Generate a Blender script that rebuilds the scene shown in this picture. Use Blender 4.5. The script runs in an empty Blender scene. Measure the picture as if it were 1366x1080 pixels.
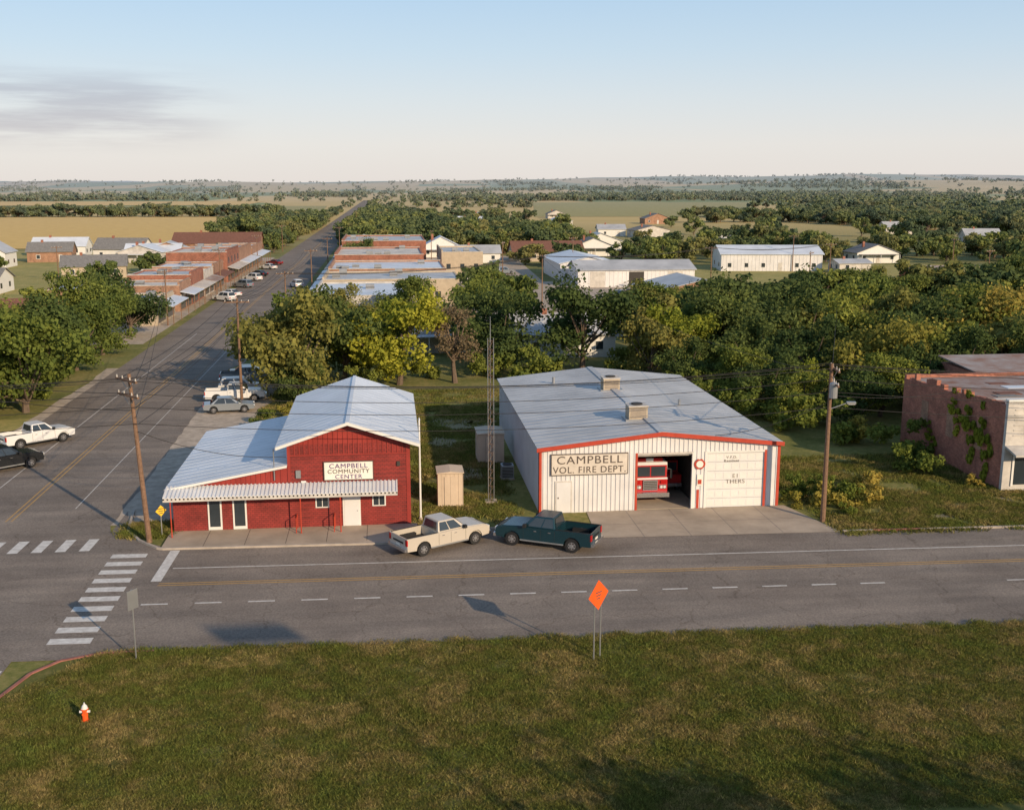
import bpy, bmesh, math, random
import numpy as np
from mathutils import Vector, Matrix, noise
R=math.radians
random.seed(7); rng=np.random.default_rng(7)
scene=bpy.context.scene
COL=scene.collection
# ---------------------------------------------------------------- materials
def nt(m):
    m.use_nodes=True; return m.node_tree.nodes,m.node_tree.links
def mat(name,col,rough=.7,metal=0.,var=.15,scale=1.,bump=0.,bscale=20.,col2=None,spec=.3,haze=False):
    m=bpy.data.materials.new(name); N,L=nt(m); b=N['Principled BSDF']
    b.inputs['Roughness'].default_value=rough; b.inputs['Metallic'].default_value=metal
    b.inputs['Specular IOR Level'].default_value=spec
    g=N.new('ShaderNodeNewGeometry')
    n=N.new('ShaderNodeTexNoise'); n.inputs['Scale'].default_value=scale; n.inputs['Detail'].default_value=6; n.inputs['Roughness'].default_value=.65
    L.new(g.outputs['Position'],n.inputs['Vector'])
    r=N.new('ShaderNodeValToRGB'); r.color_ramp.elements[0].position=.3; r.color_ramp.elements[1].position=.7
    c2=col2 or tuple(min(1,c*(1+var)) for c in col); c1=col if col2 else tuple(c*(1-var) for c in col)
    r.color_ramp.elements[0].color=(*c1,1); r.color_ramp.elements[1].color=(*c2,1)
    L.new(n.outputs['Fac'],r.inputs['Fac']); L.new(r.outputs['Color'],b.inputs['Base Color'])
    if bump:
        n2=N.new('ShaderNodeTexNoise'); n2.inputs['Scale'].default_value=bscale; n2.inputs['Detail'].default_value=4
        L.new(g.outputs['Position'],n2.inputs['Vector'])
        bp=N.new('ShaderNodeBump'); bp.inputs['Strength'].default_value=bump; bp.inputs['Distance'].default_value=.05
        L.new(n2.outputs['Fac'],bp.inputs['Height']); L.new(bp.outputs['Normal'],b.inputs['Normal'])
    return m
def brick(name,c1,c2,mortar,sc=3.,msize=.02,grime=(.3,.1,0)):
    m=bpy.data.materials.new(name); N,L=nt(m); b=N['Principled BSDF']; b.inputs['Roughness'].default_value=.85
    g=N.new('ShaderNodeNewGeometry'); s=N.new('ShaderNodeSeparateXYZ'); L.new(g.outputs['Position'],s.inputs[0])
    a=N.new('ShaderNodeMath'); L.new(s.outputs['X'],a.inputs[0]); L.new(s.outputs['Y'],a.inputs[1])
    c=N.new('ShaderNodeCombineXYZ'); L.new(a.outputs[0],c.inputs['X']); L.new(s.outputs['Z'],c.inputs['Y'])
    t=N.new('ShaderNodeTexBrick'); t.inputs['Scale'].default_value=sc; t.inputs['Mortar Size'].default_value=msize
    t.inputs['Color1'].default_value=(*c1,1); t.inputs['Color2'].default_value=(*c2,1); t.inputs['Mortar'].default_value=(*mortar,1)
    L.new(c.outputs[0],t.inputs['Vector'])
    n=N.new('ShaderNodeTexNoise'); n.inputs['Scale'].default_value=.9; n.inputs['Detail'].default_value=8; n.inputs['Roughness'].default_value=.7; L.new(g.outputs['Position'],n.inputs['Vector'])
    r=N.new('ShaderNodeMapRange'); r.inputs['From Min'].default_value=.3; r.inputs['From Max'].default_value=.7; r.inputs['To Min'].default_value=.6; r.inputs['To Max'].default_value=1.3
    L.new(n.outputs['Fac'],r.inputs['Value'])
    v=N.new('ShaderNodeVectorMath'); v.operation='SCALE'; L.new(t.outputs['Color'],v.inputs[0]); L.new(r.outputs[0],v.inputs['Scale'])
    L.new(v.outputs[0],b.inputs['Base Color'])
    return m
def haze_mix(N,L,colsock,dist=5600.,hz=(.44,.50,.57)):  # aerial haze painted into the base colour, stronger away from the origin
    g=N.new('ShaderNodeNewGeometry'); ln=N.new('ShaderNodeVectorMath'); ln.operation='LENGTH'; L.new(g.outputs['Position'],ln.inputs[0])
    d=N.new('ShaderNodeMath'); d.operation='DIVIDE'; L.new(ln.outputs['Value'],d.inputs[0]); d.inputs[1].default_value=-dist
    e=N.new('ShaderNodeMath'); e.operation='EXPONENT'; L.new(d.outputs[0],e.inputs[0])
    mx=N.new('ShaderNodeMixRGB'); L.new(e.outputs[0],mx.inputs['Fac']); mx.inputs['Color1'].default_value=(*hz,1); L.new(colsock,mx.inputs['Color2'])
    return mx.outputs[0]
def leafmat(name,dark,light,transl=.35,dist=3800.):
    m=bpy.data.materials.new(name); N,L=nt(m); N.remove(N['Principled BSDF']); out=N['Material Output']
    a=N.new('ShaderNodeAttribute'); a.attribute_name='lc'
    r=N.new('ShaderNodeValToRGB'); r.color_ramp.elements[0].color=(*dark,1); r.color_ramp.elements[1].color=(*light,1)
    L.new(a.outputs['Fac'],r.inputs['Fac'])
    oi=N.new('ShaderNodeObjectInfo'); h=N.new('ShaderNodeHueSaturation')
    mr=N.new('ShaderNodeMapRange'); mr.inputs['To Min'].default_value=.482; mr.inputs['To Max'].default_value=.512; L.new(oi.outputs['Random'],mr.inputs['Value'])
    mr2=N.new('ShaderNodeMapRange'); mr2.inputs['To Min'].default_value=1.35; mr2.inputs['To Max'].default_value=.85; L.new(oi.outputs['Random'],mr2.inputs['Value'])
    L.new(mr.outputs[0],h.inputs['Hue']); L.new(mr2.outputs[0],h.inputs['Value']); L.new(r.outputs[0],h.inputs['Color'])
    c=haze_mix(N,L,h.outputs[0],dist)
    d=N.new('ShaderNodeBsdfDiffuse'); t=N.new('ShaderNodeBsdfTranslucent'); mx=N.new('ShaderNodeMixShader'); mx.inputs[0].default_value=transl
    L.new(c,d.inputs[0]); L.new(c,t.inputs[0]); L.new(d.outputs[0],mx.inputs[1]); L.new(t.outputs[0],mx.inputs[2]); L.new(mx.outputs[0],out.inputs[0])
    return m
M={}
M['white']=mat('white_painted_metal',(.64,.63,.63),.5,0,.10,.5,spec=.4)
M['white2']=mat('white_trim_paint',(.68,.67,.64),.5,0,.05)
M['dirtywhite']=mat('weathered_white',(.50,.47,.43),.8,0,.25,.8)
M['red']=mat('red_trim',(.42,.055,.03),.5,0,.15,2.)
M['redmetal']=mat('red_metal_siding',(.28,.038,.03),.5,0,.18,.8)
M['redbrick']=brick('red_painted_brick',(.27,.034,.028),(.21,.027,.022),(.13,.018,.015),1.9,.03)
M['brick']=brick('old_brick',(.34,.125,.075),(.23,.08,.05),(.27,.18,.135),2.6,.014)
M['brick2']=brick('brown_brick',(.36,.20,.125),(.27,.14,.09),(.30,.22,.16),2.6,.014)
M['brick3']=brick('weathered_red_brick',(.42,.155,.10),(.28,.095,.062),(.30,.19,.14),2.2,.016)
M['tan']=mat('beige_wall',(.42,.35,.26),.8,0,.15)
M['roofw']=mat('white_metal_roof',(.58,.62,.68),.42,0,.12,.25,spec=.45)
M['roofg']=mat('galvanised_roof',(.40,.405,.415),.45,0,.22,.25,spec=.45)
M['roofb']=mat('brown_shingle',(.18,.085,.06),.9,0,.25,2.)
M['roofd']=mat('grey_shingle',(.19,.185,.18),.9,0,.25,2.)
M['rust']=mat('rusty_roof',(.34,.33,.33),.8,0,.4,.5,col2=(.22,.11,.07))
M['flat']=mat('membrane_roof',(.54,.51,.47),.85,0,.3,.3)
M['conc']=mat('concrete',(.38,.31,.24),.9,0,.2,.5,bump=.2)
M['kerb']=mat('kerb_concrete',(.38,.33,.28),.9,0,.2,1.5)
M['kerbred']=mat('red_kerb',(.32,.13,.10),.9,0,.3,1.5)
M['gravel']=mat('gravel',(.42,.35,.28),.95,0,.3,1.2,bump=.5)
M['paint']=mat('road_paint_white',(.70,.68,.64),.7,0,.1,3.,col2=(.44,.41,.38))
M['yellow']=mat('road_paint_yellow',(.52,.31,.09),.7,0,.3,2.,col2=(.36,.22,.09))
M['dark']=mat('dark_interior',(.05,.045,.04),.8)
M['black']=mat('black_rubber',(.02,.02,.021),.7)
M['glass']=mat('window_glass',(.03,.04,.05),.08,0,.1,spec=.8)
M['wood']=mat('weathered_wood',(.19,.115,.075),.9,0,.3,6.)
M['bark']=mat('bark',(.13,.095,.07),.95,0,.3,5.)
M['steel']=mat('galvanised_steel',(.35,.36,.37),.4,.6,.1)
M['chrome']=mat('chrome',(.6,.6,.62),.2,.9,.05)
M['beige']=mat('beige_shed',(.55,.44,.33),.7,0,.1)
M['orange']=mat('orange_sign',(.85,.11,.02),.5,0,.05)
M['ysign']=mat('yellow_sign',(.8,.5,.03),.5,0,.05)
M['purple']=mat('purple_lettering',(.11,.05,.17),.7)
M['ink']=mat('dark_lettering',(.10,.08,.07),.8)
M['wirem']=mat('cable',(.03,.028,.028),.8)
M['fade']=mat('faded_lettering',(.22,.19,.17),.8)
M['gold']=mat('gold_lettering',(.30,.16,.03),.7)
M['signw']=mat('sign_board',(.72,.70,.63),.6,0,.06,2.)
M['signfd']=mat('weathered_sign_board',(.58,.52,.45),.7,0,.12,2.)
M['fire']=mat('fire_engine_red',(.45,.02,.02),.25,0,.05,spec=.6)
M['tail']=mat('tail_light',(.4,.01,.01),.2,0,0)
M['lamp']=mat('headlamp_lens',(.65,.65,.65),.15,0,0,spec=.8)
M['cream']=mat('cream_pickup_paint',(.52,.47,.40),.3,.1,.03,spec=.6)
M['teal']=mat('teal_pickup_paint',(.012,.045,.062),.22,.3,.05,spec=.7)
M['vwhite']=mat('white_car_paint',(.66,.66,.66),.28,0,.03,spec=.6)
M['vsilver']=mat('silver_car_paint',(.30,.33,.36),.28,.5,.03,spec=.6)
M['vblack']=mat('black_car_paint',(.02,.022,.025),.22,.2,.05,spec=.7)
M['vred']=mat('maroon_car_paint',(.22,.03,.03),.28,.2,.05,spec=.6)

def asphalt(name):
    m=bpy.data.materials.new(name); N,L=nt(m); b=N['Principled BSDF']; b.inputs['Roughness'].default_value=.9; b.inputs['Specular IOR Level'].default_value=.2
    g=N.new('ShaderNodeNewGeometry')
    def no(s,d=6,ro=.6,vec=None):
        n=N.new('ShaderNodeTexNoise'); n.inputs['Scale'].default_value=s; n.inputs['Detail'].default_value=d; n.inputs['Roughness'].default_value=ro
        L.new(vec or g.outputs['Position'],n.inputs['Vector']); return n.outputs['Fac']
    def ramp(f,p0,p1,c0,c1):
        r=N.new('ShaderNodeValToRGB'); r.color_ramp.elements[0].position=p0; r.color_ramp.elements[1].position=p1
        r.color_ramp.elements[0].color=(*c0,1); r.color_ramp.elements[1].color=(*c1,1); L.new(f,r.inputs['Fac']); return r.outputs['Color']
    def mul(a,bb):
        x=N.new('ShaderNodeMixRGB'); x.blend_type='MULTIPLY'; x.inputs['Fac'].default_value=1; L.new(a,x.inputs[1]); L.new(bb,x.inputs[2]); return x.outputs[0]
    mp=N.new('ShaderNodeMapping'); mp.inputs['Scale'].default_value=(.12,1.1,1); mp.inputs['Rotation'].default_value=(0,0,.033); L.new(g.outputs['Position'],mp.inputs['Vector'])
    base=ramp(no(.22),.3,.7,(.175,.148,.128),(.255,.220,.190))
    st=ramp(no(.8,4,.5,mp.outputs[0]),.3,.72,(.80,.80,.80),(1.13,1.11,1.08))
    sp=ramp(no(9.,3,.8),.35,.65,(.76,.76,.76),(1.26,1.24,1.22))
    v=N.new('ShaderNodeTexVoronoi'); v.feature='DISTANCE_TO_EDGE'; v.inputs['Scale'].default_value=.2
    dn=N.new('ShaderNodeTexNoise'); dn.inputs['Scale'].default_value=.7; dn.inputs['Detail'].default_value=5; L.new(g.outputs['Position'],dn.inputs['Vector'])
    va=N.new('ShaderNodeVectorMath'); va.operation='MULTIPLY_ADD'; va.inputs[1].default_value=(2.5,2.5,0); L.new(dn.outputs['Color'],va.inputs[0]); L.new(g.outputs['Position'],va.inputs[2]); L.new(va.outputs[0],v.inputs['Vector'])
    cr=ramp(v.outputs['Distance'],.0,.010,(.72,.70,.68),(1,1,1))
    L.new(mul(mul(mul(base,st),sp),cr),b.inputs['Base Color'])
    bp=N.new('ShaderNodeBump'); bp.inputs['Strength'].default_value=.3; bp.inputs['Distance'].default_value=.02; L.new(no(30.,3),bp.inputs['Height']); L.new(bp.outputs[0],b.inputs['Normal'])
    return m
M['asphalt']=asphalt('asphalt')
def grassmat(name,cols,fields=False):
    m=bpy.data.materials.new(name); N,L=nt(m); b=N['Principled BSDF']; b.inputs['Roughness'].default_value=1; b.inputs['Specular IOR Level'].default_value=.05
    g=N.new('ShaderNodeNewGeometry')
    def no(s,d=6,ro=.6):
        n=N.new('ShaderNodeTexNoise'); n.inputs['Scale'].default_value=s; n.inputs['Detail'].default_value=d; n.inputs['Roughness'].default_value=ro; L.new(g.outputs['Position'],n.inputs['Vector']); return n.outputs['Fac']
    r=N.new('ShaderNodeValToRGB'); cr=r.color_ramp; cr.elements[0].position=.36; cr.elements[0].color=(*cols[0],1); cr.elements[1].position=.64; cr.elements[1].color=(*cols[2],1)
    e=cr.elements.new(.5); e.color=(*cols[1],1)
    a=N.new('ShaderNodeMixRGB'); a.inputs[0].default_value=.5; L.new(no(.22,5),a.inputs[1]); L.new(no(2.2,5,.7),a.inputs[2]); L.new(a.outputs[0],r.inputs[0])
    c=r.outputs['Color']
    if fields:
        mp=N.new('ShaderNodeMapping'); mp.inputs['Scale'].default_value=(1,.45,1); L.new(g.outputs['Position'],mp.inputs['Vector'])
        v=N.new('ShaderNodeTexVoronoi'); v.inputs['Scale'].default_value=.0026; v.distance='CHEBYCHEV'; L.new(mp.outputs[0],v.inputs['Vector'])
        sp=N.new('ShaderNodeSeparateColor'); L.new(v.outputs['Color'],sp.inputs[0])
        fr=N.new('ShaderNodeValToRGB'); fr.color_ramp.interpolation='CONSTANT'
        fr.color_ramp.elements[0].color=(.20,.23,.06,1); fr.color_ramp.elements[1].position=.25; fr.color_ramp.elements[1].color=(.54,.39,.14,1)
        for p,cc in ((.48,(.28,.28,.085)),(.62,(.60,.43,.17)),(.87,(.20,.24,.065))):
            q=fr.color_ramp.elements.new(p); q.color=(*cc,1)
        L.new(sp.outputs[0],fr.inputs[0])
        ln=N.new('ShaderNodeVectorMath'); ln.operation='LENGTH'; L.new(g.outputs['Position'],ln.inputs[0])
        mr=N.new('ShaderNodeMapRange'); mr.inputs['From Min'].default_value=350; mr.inputs['From Max'].default_value=700; L.new(ln.outputs['Value'],mr.inputs['Value'])
        mx=N.new('ShaderNodeMixRGB'); L.new(mr.outputs[0],mx.inputs[0]); L.new(c,mx.inputs[1]); L.new(fr.outputs[0],mx.inputs[2]); c=mx.outputs[0]
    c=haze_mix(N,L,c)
    L.new(c,b.inputs['Base Color'])
    bp=N.new('ShaderNodeBump'); bp.inputs['Strength'].default_value=.6; bp.inputs['Distance'].default_value=.06; L.new(no(9.,5,.75),bp.inputs['Height']); L.new(bp.outputs[0],b.inputs['Normal'])
    return m
M['ground']=grassmat('ground_grass',((.10,.12,.03),(.19,.185,.055),(.31,.25,.10)),True)
M['lawn']=grassmat('lawn_grass',((.09,.095,.026),(.14,.135,.038),(.24,.185,.07)))
M['goldfield']=grassmat('dry_field',((.56,.36,.11),(.66,.44,.14),(.72,.49,.17)))
M['paleyard']=grassmat('pale_grass',((.22,.22,.065),(.32,.28,.09),(.44,.34,.13)))
M['dirt']=mat('dirt',(.24,.20,.11),.95,0,.3,.8)

# ---------------------------------------------------------------- mesh builder
class MB:
    def __init__(s): s.v=[];s.f=[];s.mi=[];s.mats=[]
    def _m(s,m):
        if isinstance(m,str): m=M[m]
        if m not in s.mats: s.mats.append(m)
        return s.mats.index(m)
    def poly(s,pts,m):
        n=len(s.v); s.v+= [tuple(p) for p in pts]; s.f.append(tuple(range(n,n+len(pts)))); s.mi.append(s._m(m))
    def solid(s,vs,fs,m):
        n=len(s.v); s.v+=[tuple(p) for p in vs]; k=s._m(m)
        for f in fs: s.f.append(tuple(i+n for i in f)); s.mi.append(k)
    def box(s,x0,x1,y0,y1,z0,z1,m):
        s.solid([(x0,y0,z0),(x1,y0,z0),(x1,y1,z0),(x0,y1,z0),(x0,y0,z1),(x1,y0,z1),(x1,y1,z1),(x0,y1,z1)],
                [(0,3,2,1),(4,5,6,7),(0,1,5,4),(1,2,6,5),(2,3,7,6),(3,0,4,7)],m)
    def loft(s,a,b,m):
        n=len(a); s.solid(list(a)+list(b),[tuple(range(n))[::-1],tuple(range(n,2*n))]+[(i,(i+1)%n,(i+1)%n+n,i+n) for i in range(n)],m)
    def prism(s,pts,ax,a,b,m):
        if ax=='y': A=[(p[0],a,p[1]) for p in pts];B=[(p[0],b,p[1]) for p in pts]
        elif ax=='x': A=[(a,p[0],p[1]) for p in pts];B=[(b,p[0],p[1]) for p in pts]
        else: A=[(p[0],p[1],a) for p in pts];B=[(p[0],p[1],b) for p in pts]
        s.loft(A,B,m)
    def cyl(s,p0,p1,r0,r1=None,n=8,m='steel'):
        r1=r0 if r1 is None else r1
        p0=Vector(p0);p1=Vector(p1);d=(p1-p0).normalized(); t=d.orthogonal().normalized(); b=d.cross(t)
        A=[p0+(t*math.cos(2*math.pi*i/n)+b*math.sin(2*math.pi*i/n))*r0 for i in range(n)]
        B=[p1+(t*math.cos(2*math.pi*i/n)+b*math.sin(2*math.pi*i/n))*r1 for i in range(n)]
        s.loft(A,B,m)
    def build(s,name,parent=None,loc=(0,0,0),rz=0,bevel=0,smooth=False,recalc=True):
        me=bpy.data.meshes.new(name); me.from_pydata(s.v,[],s.f)
        for m in s.mats: me.materials.append(m)
        me.polygons.foreach_set('material_index',s.mi)
        if recalc:
            bm=bmesh.new(); bm.from_mesh(me); bmesh.ops.recalc_face_normals(bm,faces=bm.faces); bm.to_mesh(me); bm.free()
        o=bpy.data.objects.new(name,me); COL.objects.link(o); o.location=loc; o.rotation_euler=(0,0,rz)
        if parent: o.parent=parent
        if bevel:
            b=o.modifiers.new('bevel','BEVEL'); b.width=bevel; b.segments=2; b.limit_method='ANGLE'
        return o
class Group:
    def __init__(s,name,loc=(0,0,0),rz=0,sc=1):
        s.e=bpy.data.objects.new(name,None); COL.objects.link(s.e); s.e.location=loc; s.e.rotation_euler=(0,0,rz); s.e.scale=(sc,)*3; s.p={}
        s.bev={}
    def __getitem__(s,k):
        if k not in s.p: s.p[k]=MB()
        return s.p[k]
    def done(s):
        for k,mb in s.p.items(): mb.build(k,s.e,bevel=s.bev.get(k,0))
        return s.e
def text(body,loc,size,m,parent,rot=(R(90),0,0),sx=1.,name='lettering',extr=.01):
    c=bpy.data.curves.new(name,'FONT'); c.body=body; c.size=size; c.align_x='CENTER'; c.align_y='CENTER'; c.extrude=extr; c.space_character=1.12
    c.materials.append(M[m]); o=bpy.data.objects.new(name,c); COL.objects.link(o); o.location=loc; o.rotation_euler=rot; o.scale=(sx,1,1); o.parent=parent; return o

# ---------------------------------------------------------------- camera, light, sky
cam=bpy.data.cameras.new('camera'); co=bpy.data.objects.new('camera',cam); COL.objects.link(co); scene.camera=co
cam.sensor_width=36; cam.lens=1450/1366*36; cam.clip_end=40000; cam.clip_start=.5
co.location=(0,0,21); co.rotation_euler=(R(90-11.42),0,R(-6.5))
EL=R(20.5); SX,SY=.54,-.842; AZ=math.atan2(SX,SY)
sd=Vector((SX*math.cos(EL),SY*math.cos(EL),math.sin(EL))).normalized()
sl=bpy.data.lights.new('sun','SUN'); sl.energy=4.9; sl.angle=R(.5); sl.color=(1,.77,.51)
so=bpy.data.objects.new('sun',sl); COL.objects.link(so); so.rotation_euler=sd.to_track_quat('Z','Y').to_euler(); so.location=(60,-60,60)
w=bpy.data.worlds.new('World'); scene.world=w; w.use_nodes=True; N=w.node_tree.nodes; L=w.node_tree.links; bg=N['Background']; bg.inputs[1].default_value=.13
sk=N.new('ShaderNodeTexSky'); sk.sky_type='NISHITA'; sk.sun_disc=False; sk.sun_elevation=EL; sk.sun_rotation=AZ; sk.air_density=1.; sk.dust_density=1.2; sk.ozone_density=1.5; sk.altitude=200
tc=N.new('ShaderNodeTexCoord'); sp=N.new('ShaderNodeSeparateXYZ'); L.new(tc.outputs['Generated'],sp.inputs[0])
# thin high haze layered over the clear sky, thickest at the horizon
hr=N.new('ShaderNodeValToRGB'); e=hr.color_ramp.elements; e[0].position=0; e[0].color=(.655,.605,.57,1); e[1].position=1; e[1].color=(.20,.34,.56,1)
for p,c in ((.035,(.655,.63,.61)),(.075,(.575,.615,.65)),(.115,(.48,.585,.68)),(.17,(.38,.53,.69)),(.35,(.28,.43,.63))): q=e.new(p); q.color=(*c,1)
L.new(sp.outputs['Z'],hr.inputs[0]); hs_=N.new('ShaderNodeVectorMath'); hs_.operation='SCALE'; hs_.inputs['Scale'].default_value=9.7; L.new(hr.outputs[0],hs_.inputs[0])
hf_=N.new('ShaderNodeMapRange'); hf_.inputs['From Min'].default_value=0; hf_.inputs['From Max'].default_value=.7; hf_.inputs['To Min'].default_value=.92; hf_.inputs['To Max'].default_value=.35; L.new(sp.outputs['Z'],hf_.inputs['Value'])
hm=N.new('ShaderNodeMixRGB'); L.new(hf_.outputs[0],hm.inputs[0]); L.new(sk.outputs[0],hm.inputs[1]); L.new(hs_.outputs[0],hm.inputs[2])
mp=N.new('ShaderNodeMapping'); mp.inputs['Scale'].default_value=(2.6,2.6,30); L.new(tc.outputs['Generated'],mp.inputs['Vector'])
nz=N.new('ShaderNodeTexNoise'); nz.inputs['Scale'].default_value=2.0; nz.inputs['Detail'].default_value=8; nz.inputs['Roughness'].default_value=.56; L.new(mp.outputs[0],nz.inputs['Vector'])
cr=N.new('ShaderNodeMapRange'); cr.interpolation_type='SMOOTHSTEP'; cr.inputs['From Min'].default_value=.38; cr.inputs['From Max'].default_value=.60; L.new(nz.outputs['Fac'],cr.inputs['Value'])
mz=N.new('ShaderNodeMapRange'); mz.interpolation_type='SMOOTHSTEP'; mz.inputs['From Min'].default_value=-.10; mz.inputs['From Max'].default_value=-.22; L.new(sp.outputs['X'],mz.inputs['Value'])
z1=N.new('ShaderNodeMapRange'); z1.interpolation_type='SMOOTHSTEP'; z1.inputs['From Min'].default_value=.022; z1.inputs['From Max'].default_value=.05; L.new(sp.outputs['Z'],z1.inputs['Value'])
z2=N.new('ShaderNodeMapRange'); z2.interpolation_type='SMOOTHSTEP'; z2.inputs['From Min'].default_value=.105; z2.inputs['From Max'].default_value=.072; L.new(sp.outputs['Z'],z2.inputs['Value'])
def mm(a,b):
    x=N.new('ShaderNodeMath'); x.operation='MULTIPLY'; L.new(a,x.inputs[0])
    if isinstance(b,float): x.inputs[1].default_value=b
    else: L.new(b,x.inputs[1])
    return x.outputs[0]
fac=mm(mm(mm(mm(cr.outputs[0],mz.outputs[0]),z1.outputs[0]),z2.outputs[0]),1.)
mx=N.new('ShaderNodeMixRGB'); mx.blend_type='MULTIPLY'; L.new(fac,mx.inputs[0]); L.new(hm.outputs[0],mx.inputs[1]); mx.inputs[2].default_value=(.76,.74,.78,1)
L.new(mx.outputs[0],bg.inputs[0])
scene.view_settings.view_transform='Standard'; scene.view_settings.look='None'; scene.view_settings.exposure=0

# ---------------------------------------------------------------- terrain
def hf(x,y):
    r=math.hypot(x,y)
    t=min(1,max(0,(r-1500)/5000)); t=t*t*(3-2*t)
    if t<=0: return 0.
    n=noise.fractal(Vector((x/2600,y/2600,3.3)),1.,2.,4)
    right=min(1,max(0,(math.atan2(x,y)-.22)/.3))
    return t*(20+70*max(-.25,n)+36*right)
vs=[(0,0,0)];fs=[];A=200;rad=[15*1.085**i for i in range(86)]
for r_ in rad:
    for k in range(A):
        a=2*math.pi*k/A; x=r_*math.sin(a);y=r_*math.cos(a); vs.append((x,y,hf(x,y)))
for k in range(A): fs.append((0,1+k,1+(k+1)%A))
for i in range(len(rad)-1):
    for k in range(A): fs.append((1+i*A+k,1+(i+1)*A+k,1+(i+1)*A+(k+1)%A,1+i*A+(k+1)%A))
me=bpy.data.meshes.new('ground'); me.from_pydata(vs,[],fs); me.materials.append(M['ground']); o=bpy.data.objects.new('ground',me); COL.objects.link(o)
for p in me.polygons: p.use_smooth=True
def sheet(name,pts,z,m,thick=0,parent=None):
    mb=MB()
    if thick: mb.prism(pts,'z',z-thick,z,m)
    else: mb.poly([(p[0],p[1],z) for p in pts],m)
    return mb.build(name,parent)
S=-.033
def ry(y,x): return y+S*x
def jit(a,b,n,amp,seed=0):
    out=[]
    for i in range(n+1):
        t=i/n; x=a[0]+(b[0]-a[0])*t; y=a[1]+(b[1]-a[1])*t
        q=noise.noise(Vector((x*.6,y*.6,seed)))+.5*noise.noise(Vector((x*2.3,y*2.3,seed+5)))
        d=Vector((b[0]-a[0],b[1]-a[1])).normalized(); out.append((x-d.y*q*amp,y+d.x*q*amp))
    return out
def blob(cx,cy,rx,ry_,seed,n=40):
    return [(cx+rx*math.cos(a)*(1+.35*noise.noise(Vector((math.cos(a)*1.5,math.sin(a)*1.5,seed)))+.15*noise.noise(Vector((math.cos(a)*5,math.sin(a)*5,seed)))),cy+ry_*math.sin(a)*(1+.35*noise.noise(Vector((math.cos(a)*1.5,math.sin(a)*1.5,seed+3))))) for a in [6.2832*i/n for i in range(n)]]
# roads
sheet('cross_road',[(-160,ry(47.3,-160)),(160,ry(47.3,160)),(160,ry(62.6,160)),(-160,ry(62.6,-160))],.02,'asphalt')
sheet('main_street',[(-31.5,-80),(-17.2,-80),(-17.2,66)]+jit((-17.6,68),(-18.6,128),60,.25,5)+[(-17.4,132),(-17.2,1900),(-31.5,1900)],.026,'asphalt')
sheet('kerbside_parking_road',[(1.5,62.2),(12.5,61.8),(12.5,64.3),(1.5,64.5)],.024,'asphalt')
sheet('corner_road',[(-17.3,62.9),(-13.6,62.9),(-13.8,63.6),(-15.2,64.6),(-16.2,66.2),(-16.8,69),(-17.3,71)],.023,'asphalt')
sheet('gravel_parking_ground',jit((-19.5,68),(-19.5,126),2,0)+jit((-11.2,124),(-13.6,68),24,.7,2),.016,'gravel')
sheet('verge_gravel_ground',jit((-31.4,130),(-31.4,66),2,0)+jit((-33,66),(-32.6,130),24,.5,3),.014,'gravel')
sheet('dry_verge_ground',jit((-32.2,66),(-32.4,102),12,.4,3)+jit((-60,100),(-60,66),12,.8,4),.009,'paleyard')
sheet('side_street',[(-17.3,151),(160,147),(160,154),(-17.3,158)],.018,'asphalt')
sheet('back_street',[(24,158),(31,158),(38,330),(31,330)],.0185,'conc')
pv=MB()
pv.prism([(-13.6,62.95),(1.5,62.45),(1.5,66.),(-13.6,66.)],'z',0,.13,'conc')
for x in (-11.2,-8.8,-6.4,-4,-1.6): pv.box(x-.015,x+.015,62.9,65.95,.131,.134,'ink')
pv.build('pavement')
ap=MB(); ap.poly([(12.3,62.2-.1,.034),(27.5,61.6,.034),(26,67.5,.034),(12.6,67.5,.034)],'conc')
for x in (15.2,18.1,21,23.9): ap.box(x-.02,x+.02,61.9,67.5,.035,.038,'fade')
ap.box(12.6,26.5,64.6,64.64,.035,.038,'fade')
ap.build('concrete_apron')
def kerb(mb,pts,w=.16,h=.14,m='kerb'):
    for a,b in zip(pts[:-1],pts[1:]):
        d=Vector((b[0]-a[0],b[1]-a[1])).normalized(); n=Vector((-d.y,d.x))*w/2
        mb.prism([(a[0]-n.x,a[1]-n.y),(b[0]-n.x,b[1]-n.y),(b[0]+n.x,b[1]+n.y),(a[0]+n.x,a[1]+n.y)],'z',0,h,m)
kb=MB()
kerb(kb,[(-16.9,71),(-16.3,66.6),(-15.2,64.6),(-13.8,63.0),(-13.5,62.86)]); kerb(kb,[(-13.5,62.86),(1.4,62.36)])
kerb(kb,[(1.6,64.6),(12.2,64.4)]); kerb(kb,[(27.6,61.55),(29.5,61.5)]); kerb(kb,[(29.5,61.5),(32.5,61.4)],m='kerbred'); kerb(kb,[(32.5,61.4),(70,60.2)])
kb.build('kerb')
kb2=MB(); cor=[(-16.85,20),(-16.8,40),(-16.5,44),(-15.9,46.3),(-15,47.5),(-13.4,48.15),(-11,48.15)]
kerb(kb2,cor,m='kerbred'); kb2.build('kerb')
# lawn
edge=jit((-11,48.1),(70,ry(47.7,70)),200,.30,9)
lawnpts=[(-16.75,-40),(-16.75,40),(-16.42,44),(-15.8,46.25),(-14.92,47.42),(-13.35,48.06)]+edge+[(70,-40)]
sheet('lawn',lawnpts,.10,'lawn',.1)
def inlawn(x,y):
    if y>47.95+S*x+.4*noise.noise(Vector((x*.9,7,2))): return False
    if x<-16.6: return False
    if y>44 and x<-16.6+(y-43.6)*.72: return False
    return True
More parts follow.
